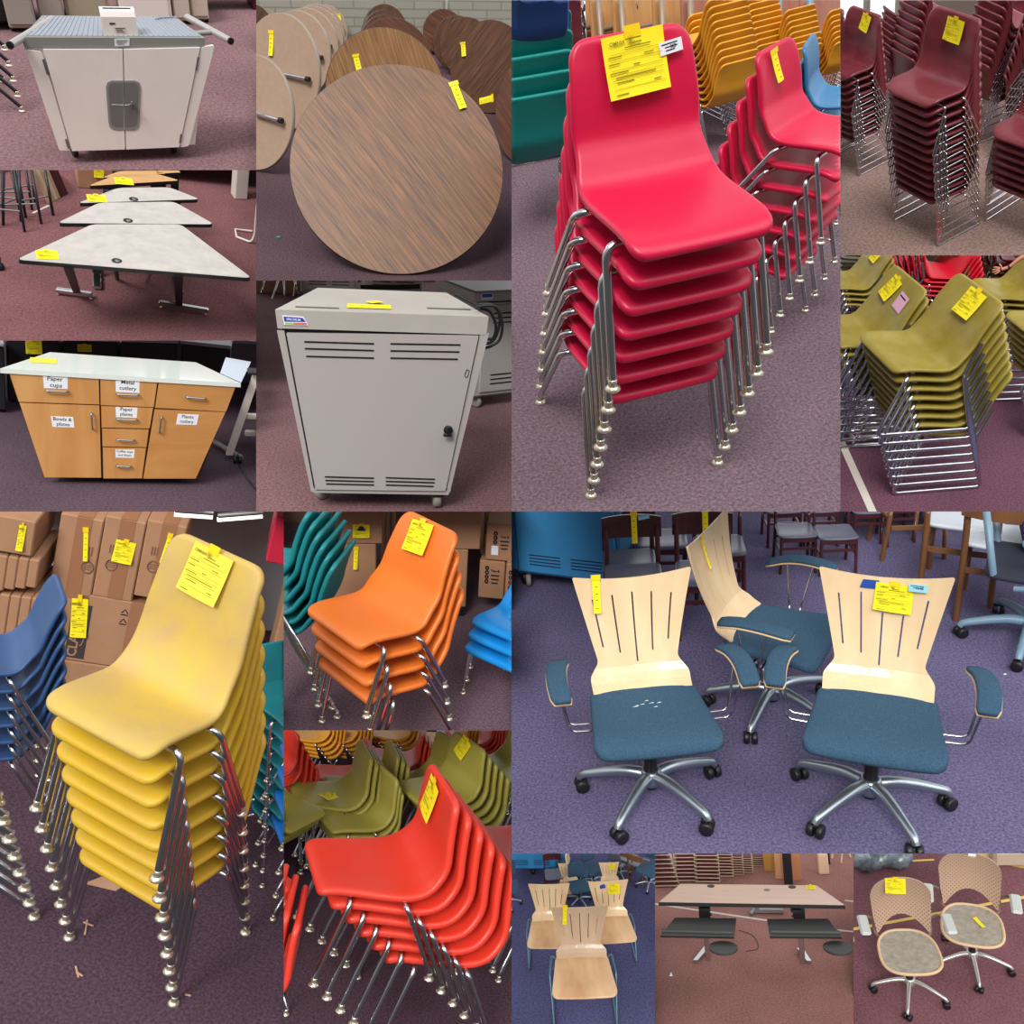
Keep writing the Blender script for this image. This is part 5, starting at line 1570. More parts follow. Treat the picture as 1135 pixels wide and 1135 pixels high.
# ================================================================ plywood office chairs
MAPLE = wood('maple_plywood', (240, 211, 168), (226, 190, 145), .32, (1, 1, 7), 5, coat=.3)
MAPLEDGE = mat('plywood_edge', (212, 180, 140), .5)
SLATE = mat('slate_blue_wool', (64, 94, 116), .95, var=.35, vscale=160, rgb2=(46, 72, 94), spec=.2)
def ply_back_mesh(wt, wj, waist, zt, thick, yfun, slots_, dip=.028, wz=.12, jz=.06):
    """maple back: outline with concave top, flaring shoulders and slots; u across, s up from the seat"""
    def rnd(pts, r): return fillet(pts, r, 4)
    H = zt
    out = [(-wj * .985, 0), (-wj, jz)]
    out += [(-waist, wz)]
    out += [(-wt, H)]
    for i in range(1, 10):
        f = -1 + i / 5
        out.append((wt * f, H - dip * (1 - f * f)))
    out += [(wt, H), (waist, wz), (wj, jz), (wj * .985, 0)]
    # light rounding of the shoulder and corners
    P = [Vector((x, y, 0)) for x, y in out]
    Q = [P[0]]
    for i in range(1, len(P) - 1):
        Q += fillet([(P[i - 1] + P[i]) / 2, P[i], (P[i] + P[i + 1]) / 2], .02, 3)[1:-1]
    Q.append(P[-1])
    bm = bmesh.new()
    loops = [[(q.x, q.y) for q in Q]]
    for (x0, y0, x1, y1) in slots_:
        w = .0035
        dx, dy = x1 - x0, y1 - y0; L = math.hypot(dx, dy); nx, ny = -dy / L * w, dx / L * w
        loops.append([(x0 + nx, y0 + ny), (x1 + nx, y1 + ny), (x1 - nx, y1 - ny), (x0 - nx, y0 - ny)])
    ed = []
    for lp in loops:
        vs = [bm.verts.new((x, y, 0)) for x, y in lp]
        for i in range(len(vs)):
            ed.append(bm.edges.new((vs[i], vs[(i + 1) % len(vs)])))
    bmesh.ops.triangle_fill(bm, edges=ed, use_beauty=True, use_dissolve=False)
    for i in range(1, 16):
        bmesh.ops.bisect_plane(bm, geom=bm.verts[:] + bm.edges[:] + bm.faces[:], plane_co=(0, H * i / 16, 0), plane_no=(0, 1, 0))
    for i in range(-5, 6):
        bmesh.ops.bisect_plane(bm, geom=bm.verts[:] + bm.edges[:] + bm.faces[:], plane_co=(wt * i / 6, 0, 0), plane_no=(1, 0, 0))
    r = bmesh.ops.extrude_face_region(bm, geom=bm.faces[:])
    for v in [g for g in r['geom'] if isinstance(g, bmesh.types.BMVert)]:
        v.co.z = 1
    for v in bm.verts:
        u, s, k = v.co
        c, n = yfun(u, s)
        v.co = c + n * (k * thick)
    bmesh.ops.recalc_face_normals(bm, faces=bm.faces[:])
    me = bpy.data.meshes.new('backrest'); bm.to_mesh(me); bm.free()
    return me
def back_curve(yj, zs, yt, zt, curl=.05, wrap=.03, wt=.25):
    """returns f(u, s) -> point and outward (rear) normal; curls forward at the foot, wraps a little at the sides"""
    H = math.hypot(yt - yj, zt - zs)
    dirv = Vector((0, yt - yj, zt - zs)).normalized()
    nrm = Vector((0, dirv.z, -dirv.y))
    def f(u, s):
        base = Vector((u, yj, zs)) + dirv * s
        cu = curl * max(0, 1 - s / .10) ** 2
        y = -cu - wrap * (u / wt) ** 2 + .02 * math.sin(PI * s / H)
        return base + nrm * y, nrm
    return f, H
SLOTS = [(-.175, .37, -.145, .17), (-.088, .38, -.072, .14), (0, .385, 0.0, .10), (.084, .38, .070, .14), (.168, .37, .140, .18)]
def slot_scale(k, H): return [(a * k, b * H / .47, c * k, d * H / .47) for a, b, c, d in SLOTS]
def cushion_mesh(name, wf, wb, y0, y1, z, th, m, drop=.03, r=.03, sadd=.01):
    """seat pad lofted front to back: rounded section, falling front edge"""
    mb = MB(); N = 22; ring = 0; vs = []
    for i in range(N + 1):
        f = i / N
        e = .5 - .5 * math.cos(PI * f)
        y = y0 + (y1 - y0) * e
        d = min(e, 1 - e) * (y1 - y0)
        w = wf + (wb - wf) * e
        rc = .06
        if d < rc: w -= rc - math.sqrt(max(0, rc * rc - (rc - d) ** 2))
        h = th / 2
        hh = h if d > h else max(.002, math.sqrt(max(0, h * h - (h - d) ** 2)))
        zc = z - drop * max(0, 1 - e / .28) ** 2 - sadd * math.sin(PI * e)
        ring = 32
        for k in range(ring):
            a = 2 * PI * k / ring
            ca, sa = math.cos(a), math.sin(a)
            px = math.copysign(abs(ca) ** .30, ca); pz = math.copysign(abs(sa) ** .45, sa)
            vs.append((px * w, y, zc + pz * hh + .008 * px * px * (1 if True else 0)))
    fs = []
    for i in range(N):
        for k in range(ring):
            fs.append((i * ring + k, i * ring + (k + 1) % ring, (i + 1) * ring + (k + 1) % ring, (i + 1) * ring + k))
    fs += [tuple(range(ring - 1, -1, -1)), tuple(N * ring + k for k in range(ring))]
    mb.add(vs, fs, True)
    return mb.mesh(name, m)
def star_base(t, R=.30, rot=0.0, hubz=.12, m=ALU, wheel=BLACK, cr=.030, rad=(.028, .017), key='a', z_end=.085):
    part('column', cached(('col', key), lambda: MB().lathe([(.03, .06), (.036, .08), (.036, .14), (.028, .16), (.028, .36), (.05, .37), (.05, .40)], 18).mesh('column', BLACKMET)), None, t)
    part('hub', cached(('hub', key), lambda: MB().lathe([(.03, .07), (.045, .08), (.05, .11), (.045, .14), (.036, .15)], 20).mesh('hub', m)), None, t)
    for i in range(5):
        a = rot + 2 * PI * i / 5
        ca, sa = math.cos(a), math.sin(a)
        pts = [Vector((ca * q * R, sa * q * R, z)) for q, z in ((.08, .12), (.3, .128), (.55, .118), (.8, .10), (.97, z_end), (1.03, z_end - .02))]
        C = catmull(pts, 4)
        lg = part('base_leg', MB().tube(C, .02, 10, radii=[rad[0] + (rad[1] - rad[0]) * k / (len(C) - 1) for k in range(len(C))]), m, t)
        caster(lg, ca * R, sa * R, 0, cr, BLACK, wheel, a + 1.1 + i, 'twin')

P12 = dict(wf=.262, df=.26, zs=.44, wj=.215, yj=.16, wt=.258, yt=.35, zt=.915)
def arm(t, sx, S, padm=SLATE, key='arm'):
    zs = S['zs']
    pad = MB()
    # pad: curved slab, bent down at the rear and bowed outward in plan
    n = 12; vs = []; ring = 12
    cl = []
    for i in range(n + 1):
        f = i / n
        y = -.19 + .33 * f
        x = sx * (.350 + .035 * math.sin(PI * (.15 + .7 * f)) - .02 * f)
        z = zs + .195 + .020 * math.sin(PI * f) - .045 * max(0, f - .7) ** 1.2
        cl.append((x, y, z, .042 * (1 if .06 < f < .94 else .8)))
    def slab(mb, off, th, wsc, m):
        vs = []
        for x, y, z, w in cl:
            for k in range(ring):
                a = 2 * PI * k / ring
                ca, sa = math.cos(a), math.sin(a)
                vs.append((x + math.copysign(abs(ca) ** .5, ca) * w * wsc, y, z + off + math.copysign(abs(sa) ** .6, sa) * th))
        fs = [(i * ring + k, i * ring + (k + 1) % ring, (i + 1) * ring + (k + 1) % ring, (i + 1) * ring + k) for i in range(n) for k in range(ring)]
        fs += [tuple(range(ring - 1, -1, -1)), tuple(n * ring + k for k in range(ring))]
        mb.add(vs, fs, True); return mb
    a_ = part('armrest', cached((key, 'pl', sx), lambda: slab(MB(), -.010, .006, 1.04, 0).mesh('armrest', MAPLEDGE)), None, t, 'curved plywood armrest with a blue pad')
    part('pad', cached((key, 'pad', sx), lambda: slab(MB(), .002, .011, .98, 0).mesh('pad', padm)), None, a_)
    def rods():
        mb = MB()
        for y0, y1 in ((-.08, -.03), (.05, .02)):
            mb.tube(fillet([(sx * .375, y0, zs + .19), (sx * .335, y1, zs - .05), (sx * .18, y1, zs - .055)], .03), .0055, 8)
        return mb.mesh('rods', CHROME)
    part('rods', cached((key, 'rod', sx), rods), None, a_, 'two thin chrome rods')
def task_chair(label, loc, rz, base_rot=0.0, slotk=1):
    S = P12
    t = thing('task_chair', label, 'chair', loc, rz, 'maple-backed chairs on wheels')
    part('seat', cached(('task', 'seat'), lambda: cushion_mesh('seat', S['wf'], S['wj'] + .01, -S['df'], S['yj'] + .02, S['zs'] - .012, .055, SLATE)), None, t, 'slate blue wool seat pad')
    f, H = back_curve(S['yj'] + .035, S['zs'] - .005, S['yt'], S['zt'])
    b_ = part('backrest', cached(('task', 'back'), lambda: ply_back_mesh(S['wt'], S['wj'], .172, H, .011, f, slot_scale(1, H))), None, t, 'pale maple plywood backrest with five slots')
    if not b_.data.materials: b_.data.materials.append(MAPLE)
    arm(t, -1, S); arm(t, 1, S)
    part('mechanism', cached(('task', 'mech'), lambda: MB().box(0, .0, S['zs'] - .06, .24, .26, .04, .01).tube([(.1, 0, S['zs'] - .06), (-.24, .0, S['zs'] - .065)], .008, 8).mesh('mechanism', BLACKMET)), None, t)
    star_base(t, .305, base_rot, key='task')
    return t, f, H
B = BT = Bay('maple', (567, 567, 1200, 946), (0, .672, .0, 3.885, 736.5, 884.0), (1.9947, 566, 566), .85)
floor(carpet('carpet_maple', (100, 94, 126), k=.46, scale=85))
tL, fB, HB = task_chair('maple-backed chair with blue seat, left one, narrow yellow strip on its back', (-.055, 0, 0), .19, -2.20)
tR, _, _ = task_chair('maple-backed chair with blue seat, right one, with a full yellow tag', B.at(785, 655) + Vector((.012, 0, 0)), -.25, -.98)
tM, _, _ = task_chair('maple-backed chair with blue seat, middle one turned sideways', B.at(577, 440), 1.15, -1.9)
def ply_tag(t, u, s, w, h, rot, style='full', m=None):
    c, n = fB(u, s); c2, _ = fB(u, s - .1)
    return tag(t, c - n * .006, (1, 0, 0), (c - c2), w, h, rot, style, .003, m)
ply_tag(tL, -.155, HB - .012, .033, .155, -.02, 'strip')
ply_tag(tR, .04, HB - .052, .145, .115, -.06)
c, n = fB(-.065, HB - .06)
part('blue_tape', MB().prism([(-.03, -.018), (.03, -.018), (.045, .018), (-.018, .018)], 0, .001, M=frame(c - n * .005, (1, 0, 0), (0, .2, 1))), mat('blue_masking_tape', (22, 72, 160), .6), tR, 'blue masking tape')
c, n = fB(.125, HB - .058)
sticker(tR, c - n * .022, (1, 0, 0), (0, .2, 1), .07, .032, -.02, 2, PALEBLUE, 'pale blue price sticker', 'N 35')
ply_tag(tM, -.05, HB - .03, .02, .16, 0, 'strip')
LINT = mat('white_lint', (205, 215, 225), .9)
for i, (x, y) in enumerate(((300, 438), (322, 434), (345, 432), (372, 430), (350, 446))):
    pass
lint = MB()
for x, y in ((-.045, .02), (-.02, .027), (.02, .03), (.05, .028), (.0, .05), (-.05, .015), (.03, -.0)):
    lint.prism([(x - .012 + random.uniform(-.004, .004), y - .003), (x + .008, y - .002), (x + .004, y + .004)], P12['zs'] + .0135, P12['zs'] + .0145)
part('lint', lint, LINT, tL, 'white lint specks')
# blue steel carts at the back left
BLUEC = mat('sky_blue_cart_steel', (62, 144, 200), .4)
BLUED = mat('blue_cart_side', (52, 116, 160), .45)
def blue_cart(x, y, rz, sc, label, w=.72, h=.86, d=.6):
    t = thing('charging_cart', label, 'cart', B.at(x, y), rz, 'blue charging carts', sc)
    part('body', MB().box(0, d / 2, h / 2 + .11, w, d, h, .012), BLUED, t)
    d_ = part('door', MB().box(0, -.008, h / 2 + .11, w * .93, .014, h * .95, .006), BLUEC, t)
    lv = MB()
    for i in range(4):
        for sx in (-1, 1): lv.box(sx * w * .2, -.0155, .19 + .022 * i, w * .30, .002, .008)
    for i in range(3):
        for yy in (.16, .42): lv.box(w / 2 + .001, yy, .2 + .03 * i, .003, .2, .008)
    part('louver', lv, mat('navy_louver', (22, 52, 84), .7), d_)
    part('handle', MB().lathe([(.022, 0), (.022, .02), (.01, .03)], 12, Matrix.Translation((w * .33, -.015, .66)) @ Matrix.Rotation(PI / 2, 4, 'X')), BLACK, d_)
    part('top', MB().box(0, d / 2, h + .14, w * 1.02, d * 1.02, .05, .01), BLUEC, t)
    for sx in (-1, 1):
        for yy in (.05, d - .05): caster(t, sx * w * .42, yy, 0, .045, CHROME, mat('grey_rubber_wheel', (150, 146, 140), .6) if sx < 0 else None, .5, 'one')
    return t
blue_cart(128, 185, -.3, 1.0, 'blue steel cart with a black knob behind the left maple chair')
blue_cart(-70, 165, -.1, 1.0, 'blue steel cart cut by the left edge of the maple bay')
DWOOD = wood('dark_cherry_wood', (86, 42, 44), (58, 24, 28), .3, (6, 1, 1), 5)
OAKW = wood('old_oak', (140, 96, 58), (108, 68, 40), .4, (1, 1, 6), 5)
DSEAT = mat('worn_dark_seat', (96, 98, 116), .3)
WSEAT = mat('pale_grey_seat', (200, 206, 214), .5)
def wood_chair(label, loc, rz, sc, m, seatm, key, group, tape=None):
    t = thing('wooden_chair', label, 'chair', loc, rz, group, sc)
    part('seat', cached((key, 'seat'), lambda: cushion_mesh('seat', .21, .20, -.2, .2, .44, .03, seatm, drop=.01)), None, t)
    def back():
        mb = MB(); n = 8
        for k in range(n):
            a0, a1 = -1 + 2 * k / n, -1 + 2 * (k + 1) / n
            y0, y1 = .235 + .03 * (1 - a0 * a0), .235 + .03 * (1 - a1 * a1)
            x0, x1 = .215 * a0, .215 * a1
            za, zb = .63 + .01 * a0 * a0, .80 - .012 * abs(a0) ** 3
            zc, zd = .63 + .01 * a1 * a1, .80 - .012 * abs(a1) ** 3
            mb.hexa([(x0, y0, za), (x1, y1, zc), (x1, y1 + .018, zc), (x0, y0 + .018, za), (x0, y0 + .02, zb), (x1, y1 + .02, zd), (x1, y1 + .038, zd), (x0, y0 + .038, zb)])
        return mb.mesh('back_rail', m)
    bk_ = part('back_rail', cached((key, 'back'), back), None, t)
    for sx in (-1, 1):
        part('leg', cached((key, 'lf', sx), lambda: MB().tube([(sx * .18, -.17, .43), (sx * .19, -.19, 0)], .018, 8).mesh('leg', m)), None, t)
        part('leg', cached((key, 'lr', sx), lambda: MB().tube(catmull([(sx * .185, .245, .72), (sx * .185, .20, .44), (sx * .19, .24, 0)], 4), .018, 8).mesh('leg', m)), None, t)
    part('stretcher', cached((key, 'st'), lambda: MB().box(0, -.18, .30, .36, .018, .03).box(0, .2, .30, .36, .018, .03).box(-.185, 0, .25, .018, .38, .03).box(.185, 0, .25, .018, .38, .03).box(0, -.18, .40, .36, .02, .05).mesh('stretcher', m)), None, t)
    if tape:
        tag(t, (.02 if tape > 0 else -.1, .232, .83), (1, 0, 0), (0, .15, 1), .04, .22 if tape > 0 else .12, 0, 'strip', .004)
    return t
gd = 'dark wooden chairs at the back'
def seat_at(x, y, sc=1.0):
    p = B.at(x, y, .45 * sc); return Vector((p.x, p.y, 0))
c_ = wood_chair('dark cherry chair with a long yellow strip and blue sticker', seat_at(272, 142, .8), .05, .8, DWOOD, DSEAT, 'dk', gd, 1)
sticker(c_, (.09, .23, .80), (1, 0, .2), (0, .15, 1), .08, .035, 0, 1, PALEBLUE, 'pale blue sticker')
wood_chair('dark cherry chair just behind the strip-marked one', seat_at(262, 108, .78), .05, .78, DWOOD, DSEAT, 'dk', gd, -1)
wood_chair('dark cherry chair with a yellow strip behind the middle maple chair', seat_at(428, 135, .8), .0, .8, DWOOD, DSEAT, 'dk', gd, 1)
wood_chair('dark cherry chair at the top with a yellow tag', seat_at(335, 60, .75), .0, .75, DWOOD, DSEAT, 'dk', gd, -1)
wood_chair('dark cherry chair at the top, right of the tagged one', seat_at(460, 75, .75), .0, .75, DWOOD, DSEAT, 'dk', gd)
for i, (x, y) in enumerate(((630, 42), (718, 46), (600, -10), (680, -12), (790, -10), (850, -20))):
    wood_chair('dark wooden chair facing forward, %s of the group at the top' % ['front left', 'front right', 'back left', 'back middle', 'rear right', 'farthest right'][i], seat_at(x, y, .58), .05, .58, DWOOD, DSEAT, 'dk', 'dark wooden chairs at the top')
go = 'oak chairs with pale seats'
wood_chair('oak chair with a pale seat, nearest the mesh chair, seen from behind', B.at(1075, 215), 2.75, 1.0, OAKW, WSEAT, 'ok', go)
wood_chair('oak chair with a pale seat, left of the nearest oak one', B.at(990, 165), 2.75, 1.0, OAKW, WSEAT, 'ok', go)
wood_chair('oak chair with a pale seat, left of the oak pair', B.at(880, 85), 1.6, .9, OAKW, WSEAT, 'ok', go)
wood_chair('far oak chair with a pale seat at the top right', B.at(960, 50), 2.7, .85, OAKW, WSEAT, 'ok', go)
# grey mesh chair with a seated person's leg at the right edge
GM = mat('grey_blue_frame', (120, 150, 170), .4)
t = thing('mesh_chair', 'grey-blue mesh chair with wheels at the right edge, in use', 'chair', B.at(1145, 290), 1.2)
part('seat', cushion_mesh('seat', .25, .24, -.24, .24, .45, .04, mat('dark_mesh', (40, 46, 60), .8)), None, t)
part('arm_frame', MB().tube(fillet([(-.27, .1, .42), (-.31, -.05, .45), (-.31, -.12, .62), (-.30, .05, .66)], .05), .016, 8), GM, t)
part('arm_pad', MB().box(-.30, -.02, .68, .08, .22, .03, .012), GM, t)
part('backrest', MB().tube(fillet([(-.22, .2, .46), (-.24, .28, .9), (.24, .28, .9), (.22, .2, .46)], .08), .018, 8), GM, t)
star_base(t, .33, .5, m=GM, key='mesh')
t = thing('person', 'seated person in a patterned purple skirt at the right edge', 'person', B.at(1180, 250), 1.2)
SKIN = mat('skin', (140, 100, 90), .6)
DRESS = mat('purple_patterned_cloth', (84, 70, 130), .9, var=.5, vscale=60, rgb2=(30, 24, 60))
skin_body('body', [(0, .08, .54), (0, .10, .75), (0, .11, 1.0), (0, .10, 1.12), (0, .08, 1.24), (-.10, .05, .53), (-.13, -.32, .50), (-.13, -.36, .08), (-.13, -.46, .04), (.10, .05, .53), (.13, -.32, .50), (.13, -.36, .08), (.13, -.46, .04), (-.19, .10, 1.0), (-.27, .02, .80), (-.26, -.18, .72), (.19, .10, 1.0), (.27, .02, .80), (.2, -.2, .62)],
          [(0, 1), (1, 2), (2, 3), (3, 4), (0, 5), (5, 6), (6, 7), (7, 8), (0, 9), (9, 10), (10, 11), (11, 12), (2, 13), (13, 14), (14, 15), (2, 16), (16, 17), (17, 18)],
          [.14, .13, .12, .05, .10, .10, .065, .045, .04, .10, .065, .045, .04, .055, .042, .032, .055, .042, .032], SKIN, t)
skin_body('skirt', [(0, .08, .55), (-.11, .05, .54), (-.14, -.33, .50), (-.14, -.36, .28), (.11, .05, .54), (.14, -.33, .50), (.14, -.36, .28), (0, .10, .78)],
          [(0, 1), (1, 2), (2, 3), (0, 4), (4, 5), (5, 6), (0, 7)], [.16, .13, .10, .11, .13, .10, .11, .145], DRESS, t)
single('white_speck', MB().prism([(-.008, -.006), (.008, -.004), (.004, .007)], .001, .004), WHITEP, 'tiny white speck on the carpet below the mesh chair', 'scrap', B.at(1092, 362))
wall(-100, -130, 1300, -130, 2, mat('hall_wall_cool', (90, 92, 120), .8))

# ================================================================ bay: plywood stacking chairs
B = BP = Bay('plywood', (567, 946, 726, 1200), (.0424, .7441, -.0195, 7.8593, 647.46, 1118.89), (5.975, 566, 945))
floor(carpet('carpet_plywood', (76, 76, 112), k=.36, scale=55))
PS_ = dict(wf=.28, df=.279, zs=.40, wj=.222, yj=.166, wt=.2525, yt=.275, zt=.842)
MAPW = wood('worn_maple_seat', (226, 190, 146), (196, 148, 104), .35, (1, 3, 1), 3, coat=.3)
MAPLE2 = wood('greyed_maple', (204, 176, 146), (188, 158, 126), .35, (1, 1, 7), 5, coat=.2)
SLED = mat('teal_grey_metal', (96, 124, 140), .35, .7)
def ply_chair(label, loc, rz, sc=1.0, dark=False):
    S = PS_
    t = thing('plywood_chair', label, 'chair', loc, rz, 'plywood chairs on sled frames', sc)
    part('seat', cached(('ply', 'seat'), lambda: cushion_mesh('seat', S['wf'], S['wj'] + .006, -S['df'], S['yj'] + .02, S['zs'] - .006, .022, MAPW, drop=.035, sadd=.018)), None, t)
    f, H = back_curve(S['yj'] + .03, S['zs'] + .0, S['yt'], S['zt'])
    key = ('ply', 'back', dark)
    b_ = part('backrest', cached(key, lambda: ply_back_mesh(S['wt'], S['wj'], .170, H, .010, f, slot_scale(.95, H), jz=.05, wz=.10)), None, t)
    if not b_.data.materials: b_.data.materials.append(MAPLE2 if dark else MAPLE)
    for sx in (-1, 1):
        part('sled_frame', cached(('ply', 'fr', sx), lambda: MB().tube(fillet([(sx * .20, .14, S['zs'] - .03), (sx * .262, .16, S['zs'] + .03), (sx * .285, .0, S['zs'] - .03), (sx * .265, -.22, .012), (sx * .265, .26, .012), (sx * .245, .10, S['zs'] - .05)], .03), .0095, 8).mesh('sled_frame', SLED)), None, t)
    part('crossbar', cached(('ply', 'cb'), lambda: MB().tube([(-.27, -.16, .30), (.27, -.16, .30)], .009, 8).tube([(-.26, .10, .34), (.26, .10, .34)], .009, 8).mesh('crossbar', SLED)), None, t)
    return t, f, H
t, fP, HP = ply_chair('plywood sled chair in front, yellow strip on its back', (0, 0, 0), 0, 1.0, True)
c, n = fP(-.125, HP - .0); c2, _ = fP(-.125, HP - .1)
tag(t, c - n * .006, (1, 0, 0), c - c2, .036, .17, -.06, 'strip', .003)
t, _, _ = ply_chair('plywood sled chair at the left, behind the front one', seat_at(262, 480, .80), -.03, .78)
t, _, _ = ply_chair('plywood sled chair at the right with a full yellow tag', seat_at(668, 445, .80), .04, .76)
c, n = fP(.07, HP - .06); c2, _ = fP(.07, HP - .16)
tag(t, c - n * .006, (1, 0, 0), c - c2, .15, .13, 0, 'full', .003)
c, n = fP(-.07, HP - .09)
part('blue_tape', MB().box(0, 0, 0, .07, .05, .001, M=frame(c - n * .005, (1, .0, .2), (0, .2, 1))), mat('blue_masking_tape', (22, 72, 160), .6), t, 'blue masking tape')
t, _, _ = ply_chair('small far plywood chair at the top left with a pale strip', seat_at(388, 205, .42), 0, .42)
t, _, _ = ply_chair('small far plywood chair at the top right with a yellow tag', seat_at(660, 200, .42), 0, .42)
c, n = fP(.07, HP - .06); c2, _ = fP(.07, HP - .16)
tag(t, c - n * .006, (1, 0, 0), c - c2, .15, .13, 0, 'full', .003)
blue_cart(140, 155, -.08, .78, 'blue steel cart at the top left of the plywood bay'); blue_cart(0, 155, -.08, .78, 'blue steel cart cut by the left edge of the plywood bay'); blue_cart(225, 110, -.2, .70, 'third blue steel cart behind the other two')
wood_chair('small dark wooden chair behind the left plywood chairs', seat_at(285, 140, .45), .1, .45, DWOOD, DSEAT, 'dk', 'dark wooden chairs of the plywood bay')
wood_chair('small dark oak chair at the upper right edge', seat_at(850, 60, .45), 2.6, .45, OAKW, DSEAT, 'ok2', 'dark wooden chairs of the plywood bay')
wood_chair('second small oak chair at the upper right', seat_at(780, 30, .42), 2.6, .42, OAKW, DSEAT, 'ok2', 'dark wooden chairs of the plywood bay')
def swivel(label, x, y, rz, sc, m=SLATE, bm=None, group='far swivel chairs'):
    t = thing('swivel_chair', label, 'chair', seat_at(x, y, sc), rz, group, sc)
    part('seat', cached(('sw', m.name), lambda: cushion_mesh('seat', .25, .24, -.24, .24, .46, .06, m)), None, t)
    part('backrest', cached(('swb', (bm or m).name), lambda: cushion_mesh('backrest', .22, .2, -.2, .2, .0, .04, bm or m)), None, t).matrix_basis = Matrix.Translation((0, .27, .76)) @ Matrix.Rotation(PI / 2 - .15, 4, 'X')
    star_base(t, .30, 0, key='sw')
    return t
swivel('maple swivel chair turned away between the far plywood chairs', 452, 120, 1.4, .42, SLATE, MAPLE)
swivel('blue swivel chair by the gap between the two rear plywood chairs', 452, 225, .2, .40)
swivel('blue swivel chair behind the right far plywood chair', 545, 110, .5, .38)
swivel('blue mesh swivel chair at the right edge of the plywood bay', 915, 110, -.6, .45)
swivel('dark swivel chair at the top middle', 340, 45, .5, .36)
swivel('dark swivel chair at the top right', 720, 60, 2.5, .36, DSEAT)
swivel('swivel chair whose wheel shows at the left edge', -25, 230, 0, .45)
wall(-100, 5, 1100, 5, 1.2, mat('hall_wall_cool', (90, 92, 120), .8))

# ================================================================ bay: computer desk
B = BD = Bay('desk', (726, 946, 946, 1200), (.015, .4459, -.0202, 8.539, 837.77, 1088.71), (5.1126, 725, 945))
floor(carpet('carpet_desk', (152, 108, 100), k=.30, scale=50))
hw, dep, H, hk = .8552, .469, .7361, .6614
t = thing('computer_desk', 'long glossy wood-topped desk with two keyboard trays below', 'desk', (0, 0, 0))
DTOP = wood('glossy_cherry_laminate', (205, 160, 125), (188, 140, 106), .09, (6, 1, 1), 4, coat=1.0)
tt = part('desktop', MB().hexa([(-hw, 0, H - .003), (hw, 0, H - .003), (hk, dep, H - .003), (-hk, dep, H - .003), (-hw, 0, H), (hw, 0, H), (hk, dep, H), (-hk, dep, H)]), DTOP, t)
part('edge_band', MB().hexa([(-hw - .004, -.006, H - .035), (hw + .004, -.006, H - .035), (hk + .004, dep, H - .035), (-hk - .004, dep, H - .035), (-hw - .004, -.006, H - .002), (hw + .004, -.006, H - .002), (hk + .004, dep + .004, H - .002), (-hk - .004, dep + .004, H - .002)]), EDGE, t, 'black edge band')
for x, y in ((322, 190), (782, 195)):
    p = B.at(x, y, H)
    part('grommet', MB().lathe([(.036, H), (.036, H + .004), (.02, H + .005)], 18, Matrix.Translation((p.x, p.y, 0))), BLACK, t)
p = B.at(640, 212, H)
part('grommet', MB().lathe([(.03, H), (.03, H + .001), (.0, H + .0012)], 18, Matrix.Translation((p.x, p.y, 0))), mat('grey_mark', (120, 116, 112), .5), t)
p = B.at(888, 197, H)
tag(t, (p.x, p.y + .05, H + .002), (1, 0, 0), (0, 1, 0), .085, .10, 0, 'full', .001, curl=0)
for sx, foot, mid, top in ((-1, (235, 632), (285, 495), (285, 300)), (1, (880, 636), (822, 492), (820, 300))):
    p = B.at(*foot); k = B.on(top[0], 330, (0, .34, 0), (0, 1, 0)); q = Vector((k.x, .36, .03))
    lg = part('leg', MB().box(k.x, .36, .52, .11, .05, .36, .006), BLACKMET, t)
    part('post', MB().box(k.x, .36, .20, .05, .04, .36, .006), CHROME, lg)
    part('foot', MB().hexa([(p.x - .022, p.y, .01), (p.x + .022, p.y, .01), (q.x + .03, .62, .01), (q.x - .03, .62, .01), (p.x - .022, p.y, .04), (p.x + .022, p.y, .04), (q.x + .03, .62, .06), (q.x - .03, .62, .06)]), CHROME, lg)
    part('gusset', MB().hexa([(k.x - sx * .06 - .012, .33, .48), (k.x - sx * .06 + .012, .33, .48), (k.x - sx * .06 + .012, .36, .48), (k.x - sx * .06 - .012, .36, .48), (k.x + sx * .10 - .012, .33, .70), (k.x + sx * .10 + .012, .33, .70), (k.x + sx * .10 + .012, .36, .70), (k.x + sx * .10 - .012, .36, .70)]), BLACKMET, lg)
RUB = mat('charcoal_rubber', (52, 54, 52), .55)
RUBS = mat('grey_palm_rest', (120, 112, 100), .35)
zk = .60
for i, (c4, ms) in enumerate(((((35, 470), (452, 478), (465, 372), (118, 368)), (392, 532)), (((655, 475), (1062, 478), (985, 374), (640, 376)), (1040, 532)))):
    tr_ = part('keyboard_tray', MB().hexa([tuple(Vector((*B.at(x, y, zk - .012).xy, zk - .03))) for x, y in c4] + [tuple(B.at(x, y, zk - .0)) for x, y in c4]), RUB, t, 'charcoal keyboard tray')
    a, b = B.at(c4[0][0] + 8, c4[0][1] - 22, zk), B.at(c4[1][0] - 8, c4[1][1] - 20, zk)
    part('palm_rest', MB().tube([a, b], .026, 12, flat=.5), RUB, tr_)
    m0 = B.at(ms[0], ms[1], zk - .05)
    def R(a): return 1
    out = [(m0.x + .125 * math.cos(a), m0.y + (.115 if math.sin(a) > 0 else .15) * math.sin(a)) for a in [2 * PI * k / 36 for k in range(36)]]
    part('mouse_tray', MB().prism(out, zk - .066, zk - .05), RUB, tr_)
    mm = (B.at(c4[2][0], c4[2][1], zk) + B.at(c4[3][0], c4[3][1], zk)) / 2
    part('tray_arm', MB().box(mm.x, .20, .65, .10, .3, .03, .005), BLACKMET, tr_)
part('crossbar', MB().box(0, .40, .60, 1.0, .02, .08), BLACKMET, t)
